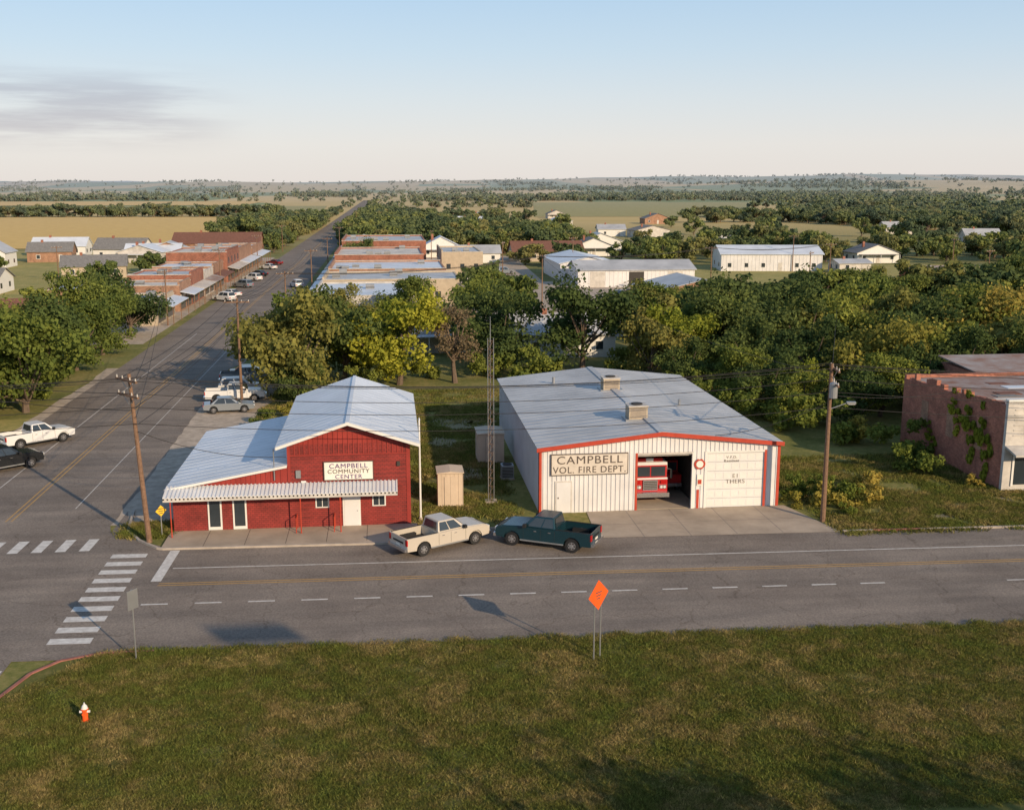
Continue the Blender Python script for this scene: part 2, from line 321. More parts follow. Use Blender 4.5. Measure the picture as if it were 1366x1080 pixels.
# markings
mk=MB(); Z=.034
def line(x0,x1,yc,wd,m,z=Z,dash=None):
    x=x0
    while x<x1:
        e=min(x1,x+(dash[0] if dash else 1e9))
        mk.poly([(x,ry(yc,x)-wd/2,z),(e,ry(yc,e)-wd/2,z),(e,ry(yc,e)+wd/2,z),(x,ry(yc,x)+wd/2,z)],m)
        x=e+(dash[1] if dash else 0)
        if not dash: break
line(-12.3,110,59.1,.12,'paint'); line(-12.6,110,56.75,.10,'yellow'); line(-12.6,110,56.45,.10,'yellow')
line(-12.9,27,53.75,.15,'paint',dash=(1.35,1.35)); line(33,60,53.6,.13,'paint')
mk.poly([(-13.1,ry(57.1,-12),Z),(-12.55,ry(57.1,-12),Z),(-12.45,ry(62.2,-12),Z),(-13.,ry(62.2,-12),Z)],'paint')
for i in range(10):
    y=49.9+i*1.34; mk.poly([(-16.2,y-.33,Z),(-14.2,y-.40,Z),(-14.2,y+.27,Z),(-16.2,y+.34,Z)],'paint')
for i in range(10):
    x=-18+-1.35*i; mk.poly([(x-.33,63.1,Z),(x+.27,63.1,Z),(x+.33,65.3,Z),(x-.27,65.3,Z)],'paint')
for i in range(10):
    x=-17.6+-1.35*i; mk.poly([(x-.33,44.7,Z),(x+.27,44.7,Z),(x+.33,46.9,Z),(x-.27,46.9,Z)],'paint')
for xx in (-24.55,-24.2): mk.poly([(xx,69.5,Z),(xx+.10,69.5,Z),(xx+.10,900,Z),(xx,900,Z)],'yellow')
mk.poly([(-27.6,72,Z),(-27.53,72,Z),(-27.53,160,Z),(-27.6,160,Z)],'paint')
mk.poly([(-20.9,72,Z),(-20.84,72,Z),(-20.84,160,Z),(-20.9,160,Z)],'paint')
mk.build('road_markings')
# fields
def fld(n,pts,z,m): sheet(n,pts,z,m)
fld('dry_field',[(-620,375),(-72,385),(-80,760),(-900,760)],.10,'goldfield')
fld('dry_field',[(100,740),(250,735),(460,1350),(180,1350)],.12,'paleyard')
fld('dry_field',[(-900,1200),(-150,1200),(-160,1500),(-900,1500)],.2,'goldfield')
fld('green_field',[(-120,860),(-50,860),(-60,1150),(-350,1150)],.15,'paleyard')
fld('dry_field',[(500,800),(700,780),(900,1150),(600,1250)],.15,'goldfield')
fld('grass_field',[(60,200),(150,185),(165,280),(66,285)],.02,'paleyard')
fld('grass_field',[(-170,160),(-52,170),(-52,370),(-300,370)],.02,'paleyard')
fld('lot_ground',[(30,165),(64,165),(70,240),(34,240)],.012,'gravel')
fld('lot_ground',[(-52,150),(-33,150),(-33,330),(-52,330)],.012,'gravel')
fld('lot_ground',[(-16,160),(20,160),(20,330),(-16,330)],.012,'gravel')
dirts=[(5.3,96,2.6,2.6),(4.2,88,1.3,2.2),(5.5,78,1.4,2.2),(8.3,95.5,1.4,1.3)]
for i,(a,b,c,d) in enumerate(dirts): fld('bare_ground',blob(a,b,c,d,i*3.1),.011,'dirt')
fld('worn_track_ground',jit((30,63.4),(38,64),8,.4,1)+jit((44,68),(60,66.5),10,.3,2)+jit((60,68.2),(43,69.5),10,.3,3)+jit((36,65.6),(30,64.6),8,.3,4),.01,'dirt')

# ---------------------------------------------------------------- community centre
G=Group('community_center_building')
W=G['walls']
x0,x1,x2=-13.4,-6.4,1.1; yf,yb=66.,81.5
W.box(x0,x1,yf,yb,0,2.75,'redbrick'); W.prism([(x0,2.75),(x1,2.75),(x1,4.0),],'y',yf+.003,yb,'redmetal')
W.box(x1,x2,yf-.02,yb+.02,0,5.4,'redbrick'); W.prism([(x1,5.4),(x2,5.4),((x1+x2)/2,6.65)],'y',yf-.02,yb+.02,'redmetal')
sd_=G['siding']
x=x1+.15
while x<x2:
    top=5.4+1.25*(1-abs(x-(x1+x2)/2)/((x2-x1)/2)); sd_.box(x-.03,x+.03,yf-.06,yf-.021,4.75,top-.05,'redmetal'); x+=.3
sd_.box(x1,x2,yf-.075,yf-.021,4.68,4.75,'redmetal')
z=.3
while z<4.6:
    sd_.box(x1+.19,x2-.23,yf-.028,yf-.021,z,z+.035,'redmetal'); z+=.27
x=x0+.3
while x<x1-.1:
    sd_.box(x-.03,x+.03,yf-.035,yf,2.76,2.75+1.25*(x-x0)/(x1-x0),'redmetal'); x+=.3
Rf=G['roof']
xm=(x1+x2)/2; t=.1
for sgn in (-1,1):
    e=xm+sgn*((x2-x1)/2+.6); ez=6.78-(((x2-x1)/2+.6)*1.25/3.75)
    Rf.prism([(xm,6.78),(e,ez),(e,ez+t),(xm,6.78+t)],'y',yf-.75,yb+.4,'roofw')
    Rf.box(min(e,e+sgn*.04),max(e,e+sgn*.04),yf-.75,yb+.4,ez-.08,ez+t-.01,'white2')
    y=yf-.5
    while y<yb+.3:
        Rf.prism([(xm,6.78+t),(e,ez+t),(e,ez+t+.010),(xm,6.78+t+.010)],'y',y,y+.03,'roofw'); y+=.9
    Rf.prism([(xm,6.70),(e,ez-.08),(e,ez+t+.01),(xm,6.78+t+.01)],'y',yf-.80,yf-.753,'white2')
Rf.box(xm-.12,xm+.12,yf-.75,yb+.4,6.86,6.9,'roofw')
Rf.prism([(x0-.4,2.78),(x1-.01,4.08),(x1-.01,4.18),(x0-.4,2.88)],'y',yf-.3,yb+.3,'roofw')
y=yf
while y<yb+.3:
    Rf.prism([(x0-.4,2.88),(x1-.02,4.18),(x1-.02,4.190),(x0-.4,2.890)],'y',y,y+.03,'roofw'); y+=.9
Rf.prism([(x0-.4,2.74),(x1-.01,4.04),(x1-.01,4.19),(x0-.4,2.89)],'y',yf-.34,yf-.303,'white2')
# awning
Aw=G['awning']
Aw.prism([(yf-.05,2.98),(yf-1.35,2.62),(yf-1.35,2.55),(yf-.05,2.9)],'x',x0-.3,.3,'roofw')
x=x0-.3
while x<.25:
    Aw.prism([(yf-.05,3.03),(yf-1.37,2.67),(yf-1.37,2.5),(yf-1.35,2.62),(yf-.05,2.98)],'x',x,x+.09,'white'); x+=.24
Aw.box(x0-.3,.3,yf-1.37,yf-1.352,2.38,2.6,'dirtywhite')
for x in (x0+.1,-5.6,-3.2): Aw.cyl((x,yf-1.25,.1),(x,yf-1.25,2.55),.04,.04,6,'red')
D=G['doors']
for x in (-10.9,-9.4):
    D.box(x-.42,x+.42,yf-.05,yf-.002,.15,2.25,'white2'); D.box(x-.32,x+.32,yf-.06,yf-.051,.35,2.15,'glass')
D.box(-3.1,-2.0,yf-.06,yf-.022,.13,2.28,'white2'); D.box(-3.0,-2.1,yf-.08,yf-.061,.15,2.2,'vwhite'); D.cyl((-2.2,yf-.12,1.1),(-2.2,yf-.07,1.1),.03,.03,6,'steel')
Wi=G['windows']
for x in (-4.35,-.85):
    Wi.box(x-.42,x+.42,yf-.06,yf-.03,1.35,2.15,'white2'); Wi.box(x-.34,x+.34,yf-.07,yf-.061,1.42,2.08,'glass'); Wi.box(x-.02,x+.02,yf-.08,yf-.071,1.42,2.08,'white2')
Tr=G['trim']
Tr.box(x2-.22,x2+.03,yf-.05,yf-.021,0,5.4,'redmetal'); Tr.box(x1,x1+.18,yf-.05,yf-.021,3.05,5.4,'redmetal')
Tr.cyl((-7.2,yf-.1,3.2),(-7.2,yf-.1,5.2),.04,.04,6,'steel'); Tr.box(-5.9,-5.6,yf-.15,yf-.03,3.3,3.8,'steel')
Tr.box(.3,.5,yf-.12,yf-.06,3.9,4.2,'dark'); Tr.box(-5.6,-5.3,yf-.12,yf-.06,3.0,3.12,'white2')
Sg=G['sign_board']; Sg.box(-4.15,-1.2,yf-.16,yf-.08,3.15,4.25,'signw'); Sg.box(-4.2,-1.15,yf-.14,yf-.085,3.1,4.3,'ink')
Ra=G['handrail']
for xx in (-5.9,-3.6):
    Ra.cyl((xx,yf-1.2,.13),(xx,yf-1.2,1.05),.03,.03,6,'red'); Ra.cyl((xx,yf-.2,.13),(xx,yf-.2,1.05),.03,.03,6,'red'); Ra.cyl((xx,yf-1.2,1.05),(xx,yf-.2,1.05),.03,.03,6,'red')
cc=G.done()
for i,(b,s_) in enumerate((('CAMPBELL',.42),('COMMUNITY',.36),('CENTER',.38))):
    text(b,(-2.68,yf-.17,4.0-i*.34),s_,'purple' if i!=1 else 'ink',cc,sx=1.1)
fp=MB(); fp.cyl((1.75,66.8,0),(1.75,66.8,6.6),.07,.05,8,'white2'); fp.cyl((1.75,66.8,6.6),(1.75,66.8,6.75),.09,.02,8,'steel'); fp.cyl((1.75,66.8,0),(1.75,66.8,.25),.12,.12,8,'conc'); fp.build('flagpole')

# ---------------------------------------------------------------- fire station
G=Group('fire_station_building')
W=G['walls']; a,b=9.5,25.5; yf,yb=67.5,93.; xm=17.5; eh,rh=4.34,5.18
W.prism([(a,3.75),(b,3.75),(b,eh),(xm,rh),(a,eh)],'y',yf,yf+.15,'white')
W.box(a,15.95,yf,yf+.15,0,3.75,'white'); W.box(19.6,20.6,yf,yf+.15,0,3.75,'white'); W.box(24.5,b,yf,yf+.15,0,3.75,'white')
W.box(a,a+.12,yf+.15,yb,0,eh,'white'); W.box(b-.12,b,yf+.15,yb,0,eh,'white'); W.prism([(a,0),(b,0),(b,eh),(xm,rh),(a,eh)],'y',yb,yb+.12,'white')
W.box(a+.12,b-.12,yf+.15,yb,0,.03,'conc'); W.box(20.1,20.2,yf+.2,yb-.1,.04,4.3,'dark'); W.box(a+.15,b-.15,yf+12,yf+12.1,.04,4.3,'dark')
W.box(14.0,14.1,yf+.2,yf+12,.04,4.3,'roofb')
rb=G['wall_ribs']
def opn(x): return 15.8<x<19.75 or 20.45<x<24.65
x=a+.25
while x<b-.1:
    top=eh+(rh-eh)*(1-abs(x-xm)/8)-.12
    lo=3.9 if opn(x) else 0.05
    if not 10.45<x<11.65: rb.box(x-.035,x+.035,yf-.045,yf,lo,top,'white')
    else: rb.box(x-.035,x+.035,yf-.045,yf,2.2,top,'white')
    x+=.3
y=yf+.3
while y<yb:
    rb.box(a-.045,a,y-.035,y+.035,.05,eh-.1,'white'); rb.box(b,b+.045,y-.035,y+.035,.05,eh-.1,'white'); y+=.45
Rf=G['roof']; t=.08
for sg in (-1,1):
    e=xm+sg*8.2; ez=eh-.0
    Rf.prism([(xm,rh+.03),(e,ez),(e,ez+t),(xm,rh+.03+t)],'y',yf-.25,yb+.3,'roofg')
    y=yf
    while y<yb+.2:
        Rf.prism([(xm,rh+.03+t),(e,ez+t),(e,ez+t+.012),(xm,rh+.03+t+.012)],'y',y,y+.03,'roofg'); y+=.9
Rf.box(xm-.25,xm+.25,yf-.25,yb+.3,rh+.08,rh+.15,'roofg')
Tr=G['red_trim']
for sg in (-1,1):
    e=xm+sg*8.24; Tr.prism([(xm,rh-.14),(e,eh-.17),(e,eh+.1),(xm,rh+.14)],'y',yf-.31,yf-.253,'red')
Tr.box(a-.07,a+.12,yf-.07,yf-.002,0,eh-.05,'red'); Tr.box(b-.12,b+.07,yf-.07,yf-.002,0,eh-.05,'red'); Tr.box(19.95,20.12,yf-.07,yf-.002,0,1.3,'red')
Tr.box(a-.07,a-.046,yf-.07,yf+.16,0,eh-.05,'red'); Tr.box(a-.10,a-.055,yf,yb,eh-.16,eh-.03,'red')
for p,q in ((15.8,15.95),(19.6,19.75),(20.45,20.6),(24.5,24.65)): Tr.box(p,q,yf-.06,yf-.003,0,3.88,'red' if p in(15.8,24.5) else 'white2')
Tr.box(15.95,19.6,yf-.06,yf-.003,3.75,3.88,'dirtywhite'); Tr.box(20.6,24.5,yf-.06,yf-.003,3.75,3.88,'white2')
D=G['garage_door']
for i in range(6):
    z0=.03+i*.62; D.box(20.6,24.5,yf+.06,yf+.11,z0,z0+.6,'vwhite'); D.box(20.6,24.5,yf+.09,yf+.115,z0+.6,z0+.62,'fade')
for i in range(6):
    z0=.03+i*.62
    for k in range(7): D.box(20.7+k*.54,20.7+k*.54+.44,yf+.05,yf+.059,z0+.1,z0+.5,'white2')
D.box(15.95,19.6,yf+.2,yf+1.6,3.6,3.68,'dirtywhite')
P=G['entrance_door']; P.box(10.5,11.6,yf-.06,yf-.002,.02,2.15,'dirtywhite'); P.box(10.58,11.52,yf-.09,yf-.061,.05,2.07,'white'); P.box(10.68,10.74,yf-.13,yf-.09,1.0,1.1,'ink')
Sg=G['sign_board']; Sg.box(10.2,15.3,yf-.13,yf-.06,2.55,3.98,'ink'); Sg.box(10.26,15.24,yf-.15,yf-.131,2.61,3.92,'signfd')
E=G['emblem']
E.prism([(20.1+.38*math.cos(k*math.pi/8),3.05+.38*math.sin(k*math.pi/8)*(1 if k%2 else .8)) for k in range(16)],'y',yf-.11,yf-.075,'red')
E.prism([(20.1+.24*math.cos(k*math.pi/6),3.05+.24*math.sin(k*math.pi/6)) for k in range(12)],'y',yf-.13,yf-.111,'signw')
E.box(19.95,20.3,yf-.1,yf-.075,1.6,2.35,'signw'); E.box(20.0,20.25,yf-.12,yf-.101,1.7,2.0,'red')
H=G['rooftop_units']
for hx,hy in ((16.9,72.2),(17.3,83.2)):
    H.box(hx-.65,hx+.65,hy-.6,hy+.6,5.25,6.1,'tan'); H.box(hx-.7,hx+.7,hy-.65,hy+.65,6.1,6.18,'dirtywhite'); H.box(hx-.9,hx+.9,hy-.75,hy+.75,5.0,5.25,'steel'); H.cyl((hx,hy,6.18),(hx,hy,6.26),.4,.4,12,'dark')
    for k in range(5): H.box(hx-.55,hx+.55,hy-.62,hy-.605,5.35+k*.14,5.42+k*.14,'fade')
H.cyl((13.5,88,4.7),(13.5,88,5.4),.12,.12,8,'steel'); H.cyl((21.5,78,4.7),(21.5,78,5.3),.1,.1,8,'steel')
fs_=G.done()
text('CAMPBELL',(12.75,yf-.16,3.55),.74,'ink',fs_,sx=1.15); text('VOL. FIRE DEPT.',(12.75,yf-.16,2.9),.62,'ink',fs_,sx=.98)
text('V.F.D.\nResident',(22.3,yf+.04,3.3),.24,'fade',fs_,sx=1.1); text('E1\nTHERS',(22.6,yf+.04,1.95),.38,'fade',fs_,sx=1.1)

# ---------------------------------------------------------------- vehicles
def arc(cx,cz,r,n=8): return [(cx+r*math.cos(math.pi-i*math.pi/n),cz+r*math.sin(math.pi-i*math.pi/n)) for i in range(n+1)]
def wheel(mb,x,y,r,w,sgn):
    mb.cyl((x,y-w/2,r),(x,y+w/2,r),r,r,20,'black'); yo=y+sgn*w/2
    mb.cyl((x,yo-sgn*.03,r),(x,yo+sgn*.012,r),r*.62,r*.58,14,'chrome'); mb.cyl((x,yo,r),(x,yo+sgn*.02,r),r*.2,r*.18,8,'steel')
    for k in range(6):
        a_=k*math.pi/3; mb.cyl((x+math.cos(a_)*r*.42,yo+sgn*.010,r+math.sin(a_)*r*.42),(x+math.cos(a_)*r*.42,yo+sgn*.016,r+math.sin(a_)*r*.42),r*.11,r*.11,6,'black')
def pickup(loc,rz,paint,sc=1.,name='pickup_truck',low='steel'):
    G=Group(name,loc,rz,sc); xr,xf=-1.75,1.85; r=.40; ar=.49
    B=G['body']; G.bev['body']=.035
    prof=[(-2.85,.45),(xr-ar,.42)]+arc(xr,.42,ar)+[(xr+ar,.40),(xf-ar,.40)]+arc(xf,.42,ar)+[(xf+ar,.45),(2.82,.5),(2.88,.75),(2.82,1.0),(2.5,1.1),(1.25,1.18),(-.75,1.2),(-2.88,1.22)]
    for sgn in (-1,1): B.prism(prof,'y',sgn*.90,sgn*1.0,paint)
    B.prism([(1.1,.55),(2.80,.55),(2.86,.75),(2.80,1.03),(2.45,1.14),(1.2,1.22)],'y',-.9,.9,paint)
    B.box(-.75,1.12,-.9,.9,.5,1.19,paint); B.box(-2.87,-2.80,-.9,.9,.6,1.21,paint)
    bf=G['bed_floor']
    bf.box(-2.80,-.75,-.9,.9,.62,.68,'black'); bf.box(-2.82,-.78,.88,.93,1.2,1.235,'black'); bf.box(-2.82,-.78,-.93,-.88,1.2,1.235,'black')
    for sgn in(-1,1): bf.box(xr-.5,xr+.5,min(sgn*.65,sgn*.9),max(sgn*.65,sgn*.9),.68,.9,'black')
    U=G['chassis']; U.box(-2.7,2.6,-.7,.7,.33,.55,'black')
    C=G['cab']; G.bev['cab']=.06
    b=[(-.72,-.92,1.18),(1.28,-.92,1.18),(1.28,.92,1.18),(-.72,.92,1.18)]; tt=[(-.60,-.74,1.82),(.52,-.74,1.82),(.52,.74,1.82),(-.60,.74,1.82)]
    C.loft(b,tt,paint)
    Wn=G['windows']
    def lerp(p,q,u): return tuple(p[i]+(q[i]-p[i])*u for i in range(3))
    def pane(p,q,r_,s_,u0,u1,v0,v1,off):
        def at(u,v): 
            c=lerp(lerp(p,q,u),lerp(s_,r_,u),v); return (c[0]+off[0],c[1]+off[1],c[2]+off[2])
        Wn.poly([at(u0,v0),at(u1,v0),at(u1,v1),at(u0,v1)],'glass')
    pane(b[1],b[2],tt[2],tt[1],.06,.94,.08,.9,(.02,0,.02)); pane(b[3],b[0],tt[0],tt[3],.12,.88,.15,.85,(-.02,0,.0))
    for (p,q,r_,s_,o_) in ((b[0],b[1],tt[1],tt[0],(0,-.02,.006)),(b[2],b[3],tt[3],tt[2],(0,.02,.006))):
        if o_[1]<0: pane(p,q,r_,s_,.05,.40,.12,.88,o_); pane(p,q,r_,s_,.44,.86,.12,.88,o_)
        else: pane(p,q,r_,s_,.14,.56,.12,.88,o_); pane(p,q,r_,s_,.60,.95,.12,.88,o_)
    Dt=G['trim']
    for sgn in(-1,1):
        for xx in (-.72,.12,1.15): Dt.box(xx-.008,xx+.008,min(sgn*1.0,sgn*1.004),max(sgn*1.0,sgn*1.004),.5,1.15,'black')
        for xx in (-.5,.35): Dt.box(xx,xx+.16,min(sgn*1.0,sgn*1.03),max(sgn*1.0,sgn*1.03),1.0,1.04,'chrome')
        Dt.box(.95,1.12,min(sgn*1.0,sgn*1.22),max(sgn*1.0,sgn*1.22),1.22,1.4,'black')
        Dt.box(-2.9,-2.83,min(sgn*.82,sgn*1.01),max(sgn*.82,sgn*1.01),.8,1.15,'tail')
        Dt.box(2.78,2.90,min(sgn*.62,sgn*.95),max(sgn*.62,sgn*.95),.8,1.0,'lamp')
        Dt.box(xr+.5,xf-.5,min(sgn*.95,sgn*1.02),max(sgn*.95,sgn*1.02),.38,.46,low)
    Dt.box(-3.02,-2.86,-.95,.95,.45,.62,'chrome'); Dt.box(2.84,3.0,-.96,.96,.45,.66,'chrome'); Dt.box(2.86,2.92,-.58,.58,.72,1.0,'black')
    Dt.box(-2.89,-2.875,-.55,.55,.85,.95,'black'); Dt.box(-2.9,-2.876,-.2,.2,.68,.8,'signw')
    for k in range(3): Dt.box(2.92,2.93,-.56,.56,.76+k*.08,.78+k*.08,'chrome')
    Wh=G['wheels']
    for xx in(xr,xf):
        for sgn in(-1,1): wheel(Wh,xx,sgn*.87,r,.25,sgn)
    return G.done()
def car(loc,rz,paint,suv=False,name='parked_car'):
    G=Group(name,loc,rz); xr,xf=-1.4,1.4; r=.33; ar=.4; hh=1.0 if suv else .88; top=1.7 if suv else 1.42
    B=G['body']; G.bev['body']=.05
    prof=[(-2.3,.35),(xr-ar,.33)]+arc(xr,.34,ar)+[(xr+ar,.28),(xf-ar,.28)]+arc(xf,.34,ar)+[(xf+ar,.3),(2.3,.38),(2.38,.6),(2.25,hh-.12),(1.2,hh),(-1.5,hh+.04),(-2.25,hh),(-2.36,.65)]
    B.prism(prof,'y',-.9,.9,paint)
    C=G['cabin']; G.bev['cabin']=.06
    rb0,rb1=((-2.2,-1.9) if suv else (-1.75,-1.0))
    b=[(rb0,-.84,hh-.02),(1.15,-.84,hh-.02),(1.15,.84,hh-.02),(rb0,.84,hh-.02)]; tt=[(rb1,-.64,top),(.25,-.64,top),(.25,.64,top),(rb1,.64,top)]
    C.loft(b,tt,paint)
    Wn=G['windows']
    for sgn in(-1,1):
        for u0,u1 in((.1,.5),(.53,.88)):
            def at(u,v): 
                xb=rb0+(1.15-rb0)*u; xt=rb1+(.25-rb1)*u; return (xb+(xt-xb)*v,sgn*(.84-.2*v+.012),hh-.02+(top-hh+.02)*v)
            Wn.poly([at(u0,.12),at(u1,.12),at(u1,.88),at(u0,.88)],'glass')
    for s0,s1,dx in((1.15,.25,.02),(rb0,rb1,-.02)):
        def at(yy,v): return (s0+(s1-s0)*v+dx,yy*(.78-.18*v),hh-.02+(top-hh+.02)*v+.01)
        Wn.poly([at(-1,.1),at(1,.1),at(1,.9),at(-1,.9)],'glass')
    T=G['trim']
    for sgn in(-1,1):
        T.box(2.2,2.36,min(sgn*.5,sgn*.86),max(sgn*.5,sgn*.86),.6,.74,'lamp'); T.box(-2.36,-2.24,min(sgn*.5,sgn*.86),max(sgn*.5,sgn*.86),.66,.82,'tail')
        T.box(.8,.95,min(sgn*.88,sgn*1.02),max(sgn*.88,sgn*1.02),.95,1.07,paint)
    T.box(2.3,2.39,-.4,.4,.45,.62,'black')
    Wh=G['wheels']
    for xx in(xr,xf):
        for sgn in(-1,1): wheel(Wh,xx,sgn*.81,r,.21,sgn)
    return G.done()
pickup((2.75,61.7,.024),R(30),'cream',1.0)
pickup((9.15,61.3,.024),R(152),'teal',1.04)
pickup((-29.2,91.5,.03),R(42),'vwhite'); pickup((-29.2,83.0,.03),R(40),'vblack')
car((-15.2,103.2,.02),R(8),'vsilver'); pickup((-15.3,108.5,.02),R(5),'vwhite'); car((-15.2,112.5,.02),R(5),'vwhite',True); pickup((-15.3,118.5,.02),R(4),'vsilver')
car((-15.4,122,.02),R(4),'vblack'); 
for i,(yy,p,k) in enumerate(((206,'vwhite',1),(214,'vwhite',0),(233,'vsilver',1),(250,'vwhite',1),(262,'vblack',0),(284,'vwhite',0),(300,'vred',0))):
    car((-30.2,yy,.03),R(140),p,bool(k))
for x,y,p in ((-15,186,'vblack'),(-19,232,'vwhite'),(18,246,'vwhite'),(44,204,'vwhite'),(47,203,'vred'),(28,262,'vsilver'),(22,262,'vwhite'),(66,200,'vwhite'),(-60,205,'vsilver')): car((x,y,.03),R(90+random.uniform(-70,70)),p,random.random()<.5)
pickup((56,207,.02),R(20),'vred')
# fire engine
G=Group('fire_engine',(17.25,69.2,.03),R(-90))
B=G['cab']; G.bev['cab']=.06
B.box(-7,0,-1.2,1.2,.55,1.75,'fire'); B.box(-7,-.03,-1.17,1.17,1.75,2.75,'vwhite')
F=G['front_details']; F.box(-.03,.03,-1.12,1.12,1.74,2.55,'fire'); F.box(.031,.05,-1.0,-.04,1.8,2.48,'glass'); F.box(.031,.05,.04,1.0,1.8,2.48,'glass')
F.box(.01,.08,-.5,.5,.85,1.55,'chrome')
for k in range(5): F.box(.08,.1,-.45,.45,.92+k*.12,.97+k*.12,'dark')
F.box(0,.45,-1.22,1.22,.45,.75,'chrome'); F.box(0.001,.035,-1.19,1.19,1.58,1.70,'vwhite')
for sg in(-1,1):
    F.box(.01,.09,min(sg*.62,sg*1.1),max(sg*.62,sg*1.1),.95,1.2,'chrome'); F.cyl((.08,sg*.75,1.07),(.12,sg*.75,1.07),.09,.09,10,'lamp'); F.cyl((.08,sg*.97,1.07),(.12,sg*.97,1.07),.09,.09,10,'lamp')
    F.box(.01,.09,min(sg*.7,sg*1.1),max(sg*.7,sg*1.1),1.3,1.5,'tail'); F.box(.15,.25,min(sg*1.3,sg*1.45),max(sg*1.3,sg*1.45),1.7,2.3,'black'); F.cyl((0,sg*1.15,2.3),(.2,sg*1.38,2.3),.025,.025,6,'steel')
F.box(-.7,-.3,-.9,.9,2.75,2.95,'tail'); F.box(-.69,-.28,-.25,.25,2.76,2.96,'lamp')
for xx in(-1.2,-5.4):
    for sg in(-1,1): wheel(G['wheels'],xx,sg*1.05,.5,.3,sg)
G.done()
G=Group('brush_truck',(19.15,71.2,.03),R(-90)); G['body'].box(-4,0,-.5,.8,.6,1.3,'fire'); G['body'].box(-3,-.8,-.45,.75,1.3,2.1,'fire'); G['body'].box(-.81,-.78,-.35,.65,1.4,2.0,'glass'); G['body'].box(-.02,.2,-.5,.8,.5,.75,'chrome')
for xx in(-.9,-3.3):
    for sg in(-.4,.7): wheel(G['wheels'],xx,sg,.38,.22,1 if sg>0 else -1)
G.bev['body']=.05; G.done()

# ---------------------------------------------------------------- yard items
def shed(name,x0,x1,y0,y1,h,m):
    G=Group(name); G['walls'].box(x0,x1,y0,y1,.08,h,m); G['walls'].box(x0-.05,x1+.05,y0-.05,y1+.05,0,.08,'conc')
    xm=(x0+x1)/2; G['roof'].prism([(x0-.08,h-.02),(x1+.08,h-.02),(x1+.08,h+.03),(xm,h+.12),(x0-.08,h+.03)],'y',y0-.1,y1+.1,m)
    G['door'].box(xm-.4,xm+.4,y0-.03,y0-.002,.12,h-.25,m); G['door'].box(xm-.41,xm-.40,y0-.035,y0-.003,.12,h-.25,'ink'); G['door'].box(xm-.01,xm+.0,y0-.036,y0-.031,.12,h-.25,'ink')
    n=int((x1-x0)/.25)
    for k in range(n+1):
        x=x0+(x1-x0)*k/n; G['walls'].box(x-.015,x+.015,y0-.02,y0-.001,.1,h-.03,m)
    G.done()
shed('storage_shed',3.0,4.65,69.6,71.4,2.35,'beige'); shed('garden_shed',6.6,8.6,81,83.4,2.3,'beige')
G=Group('air_conditioner_unit'); G['case'].box(7.9,8.8,76,76.9,.1,1.05,'steel'); G['case'].box(7.85,8.85,75.95,76.95,0,.1,'conc')
for k in range(7): G['grille'].box(7.95,8.75,75.98,75.999,.2+k*.11,.26+k*.11,'dark')
G['fan'].cyl((8.35,76.45,1.05),(8.35,76.45,1.1),.35,.35,14,'dark'); G.done()
G=Group('radio_tower'); T=G['lattice']; cx,cy=6.6,70.5; hs=.19
leg=[(cx-hs,cy-hs),(cx+hs,cy-hs),(cx,cy+hs)]
for lx,ly in leg: T.cyl((lx,ly,0),(lx,ly,11.2),.028,.024,6,'steel')
for i in range(19):
    z=i*.58
    for k in range(3):
        p=leg[k];q=leg[(k+1)%3]; T.cyl((*p,z),(*q,z+.58),.012,.012,4,'wood'); T.cyl((*p,z+.58),(*q,z+.58),.011,.011,4,'wood')
T.cyl((cx,cy,10.9),(cx,cy,12.6),.03,.015,6,'steel'); T.box(cx-.4,cx+.4,cy-.4,cy+.4,0,.12,'conc'); G.done()

def pole(loc,h,name='utility_pole',arms=1,rz=0,lean=(0,0),transf=False,lamp=False,r=.15):
    G=Group(name,loc,rz); P=G['pole']; P.cyl((0,0,0),(lean[0],lean[1],h),r,r*.62,10,'wood')
    for k in range(arms):
        z=h-.35-k*.9; f=z/h; ox,oy=lean[0]*f,lean[1]*f
        c=G['crossarm']; c.box(ox-1.2,ox+1.2,oy-r-.1,oy-r+.02,z-.06,z+.06,'wood')
        for x in(-1.1,-.45,.45,1.1): G['insulators'].cyl((ox+x,oy-r-.04,z+.06),(ox+x,oy-r-.04,z+.22),.045,.03,6,'dirtywhite')
        c.cyl((ox-.7,oy-r,z-.05),(ox,oy-r*.8,z-.6),.02,.02,4,'steel'); c.cyl((ox+.7,oy-r,z-.05),(ox,oy-r*.8,z-.6),.02,.02,4,'steel')
    if transf:
        G['transformer'].cyl((-.42,-.1,h-2.1),(-.42,-.1,h-1.2),.25,.25,12,'steel'); G['transformer'].cyl((-.42,-.1,h-1.2),(-.42,-.1,h-1.1),.25,.12,12,'steel'); G['transformer'].cyl((-.42,-.1,h-1.1),(-.42,-.1,h-.85),.05,.03,6,'dirtywhite')
    if lamp:
        G['lamp_arm'].cyl((0,0,h-2.9),(.2,-1.2,h-2.5),.035,.03,6,'steel'); G['lamp_head'].box(.07,.33,-1.65,-1.1,h-2.58,h-2.44,'steel'); G['lamp_head'].box(.1,.3,-1.6,-1.2,h-2.62,h-2.581,'lamp')
    return G.done()
pole((-14.5,64.1,.1),10.2,arms=2,rz=R(-50),lean=(-.4,-.35),r=.17)
pole((27.2,63.8,0),10.2,arms=2,rz=R(80),transf=True,lamp=True,r=.17)
pole((-14.4,106.3,0),10.4,arms=1,rz=R(0))
SP=[(-14,152,9.5),(-14,205,9.5),(-14,262,9),(-14,330,9),(-33.5,170,8.5),(-33.5,225,8.5),(-33.5,290,8.5),(-33.5,360,8.5),(-14,420,9),(-14,520,9)]
for p in SP: pole((p[0],p[1],0),p[2],r=.13)
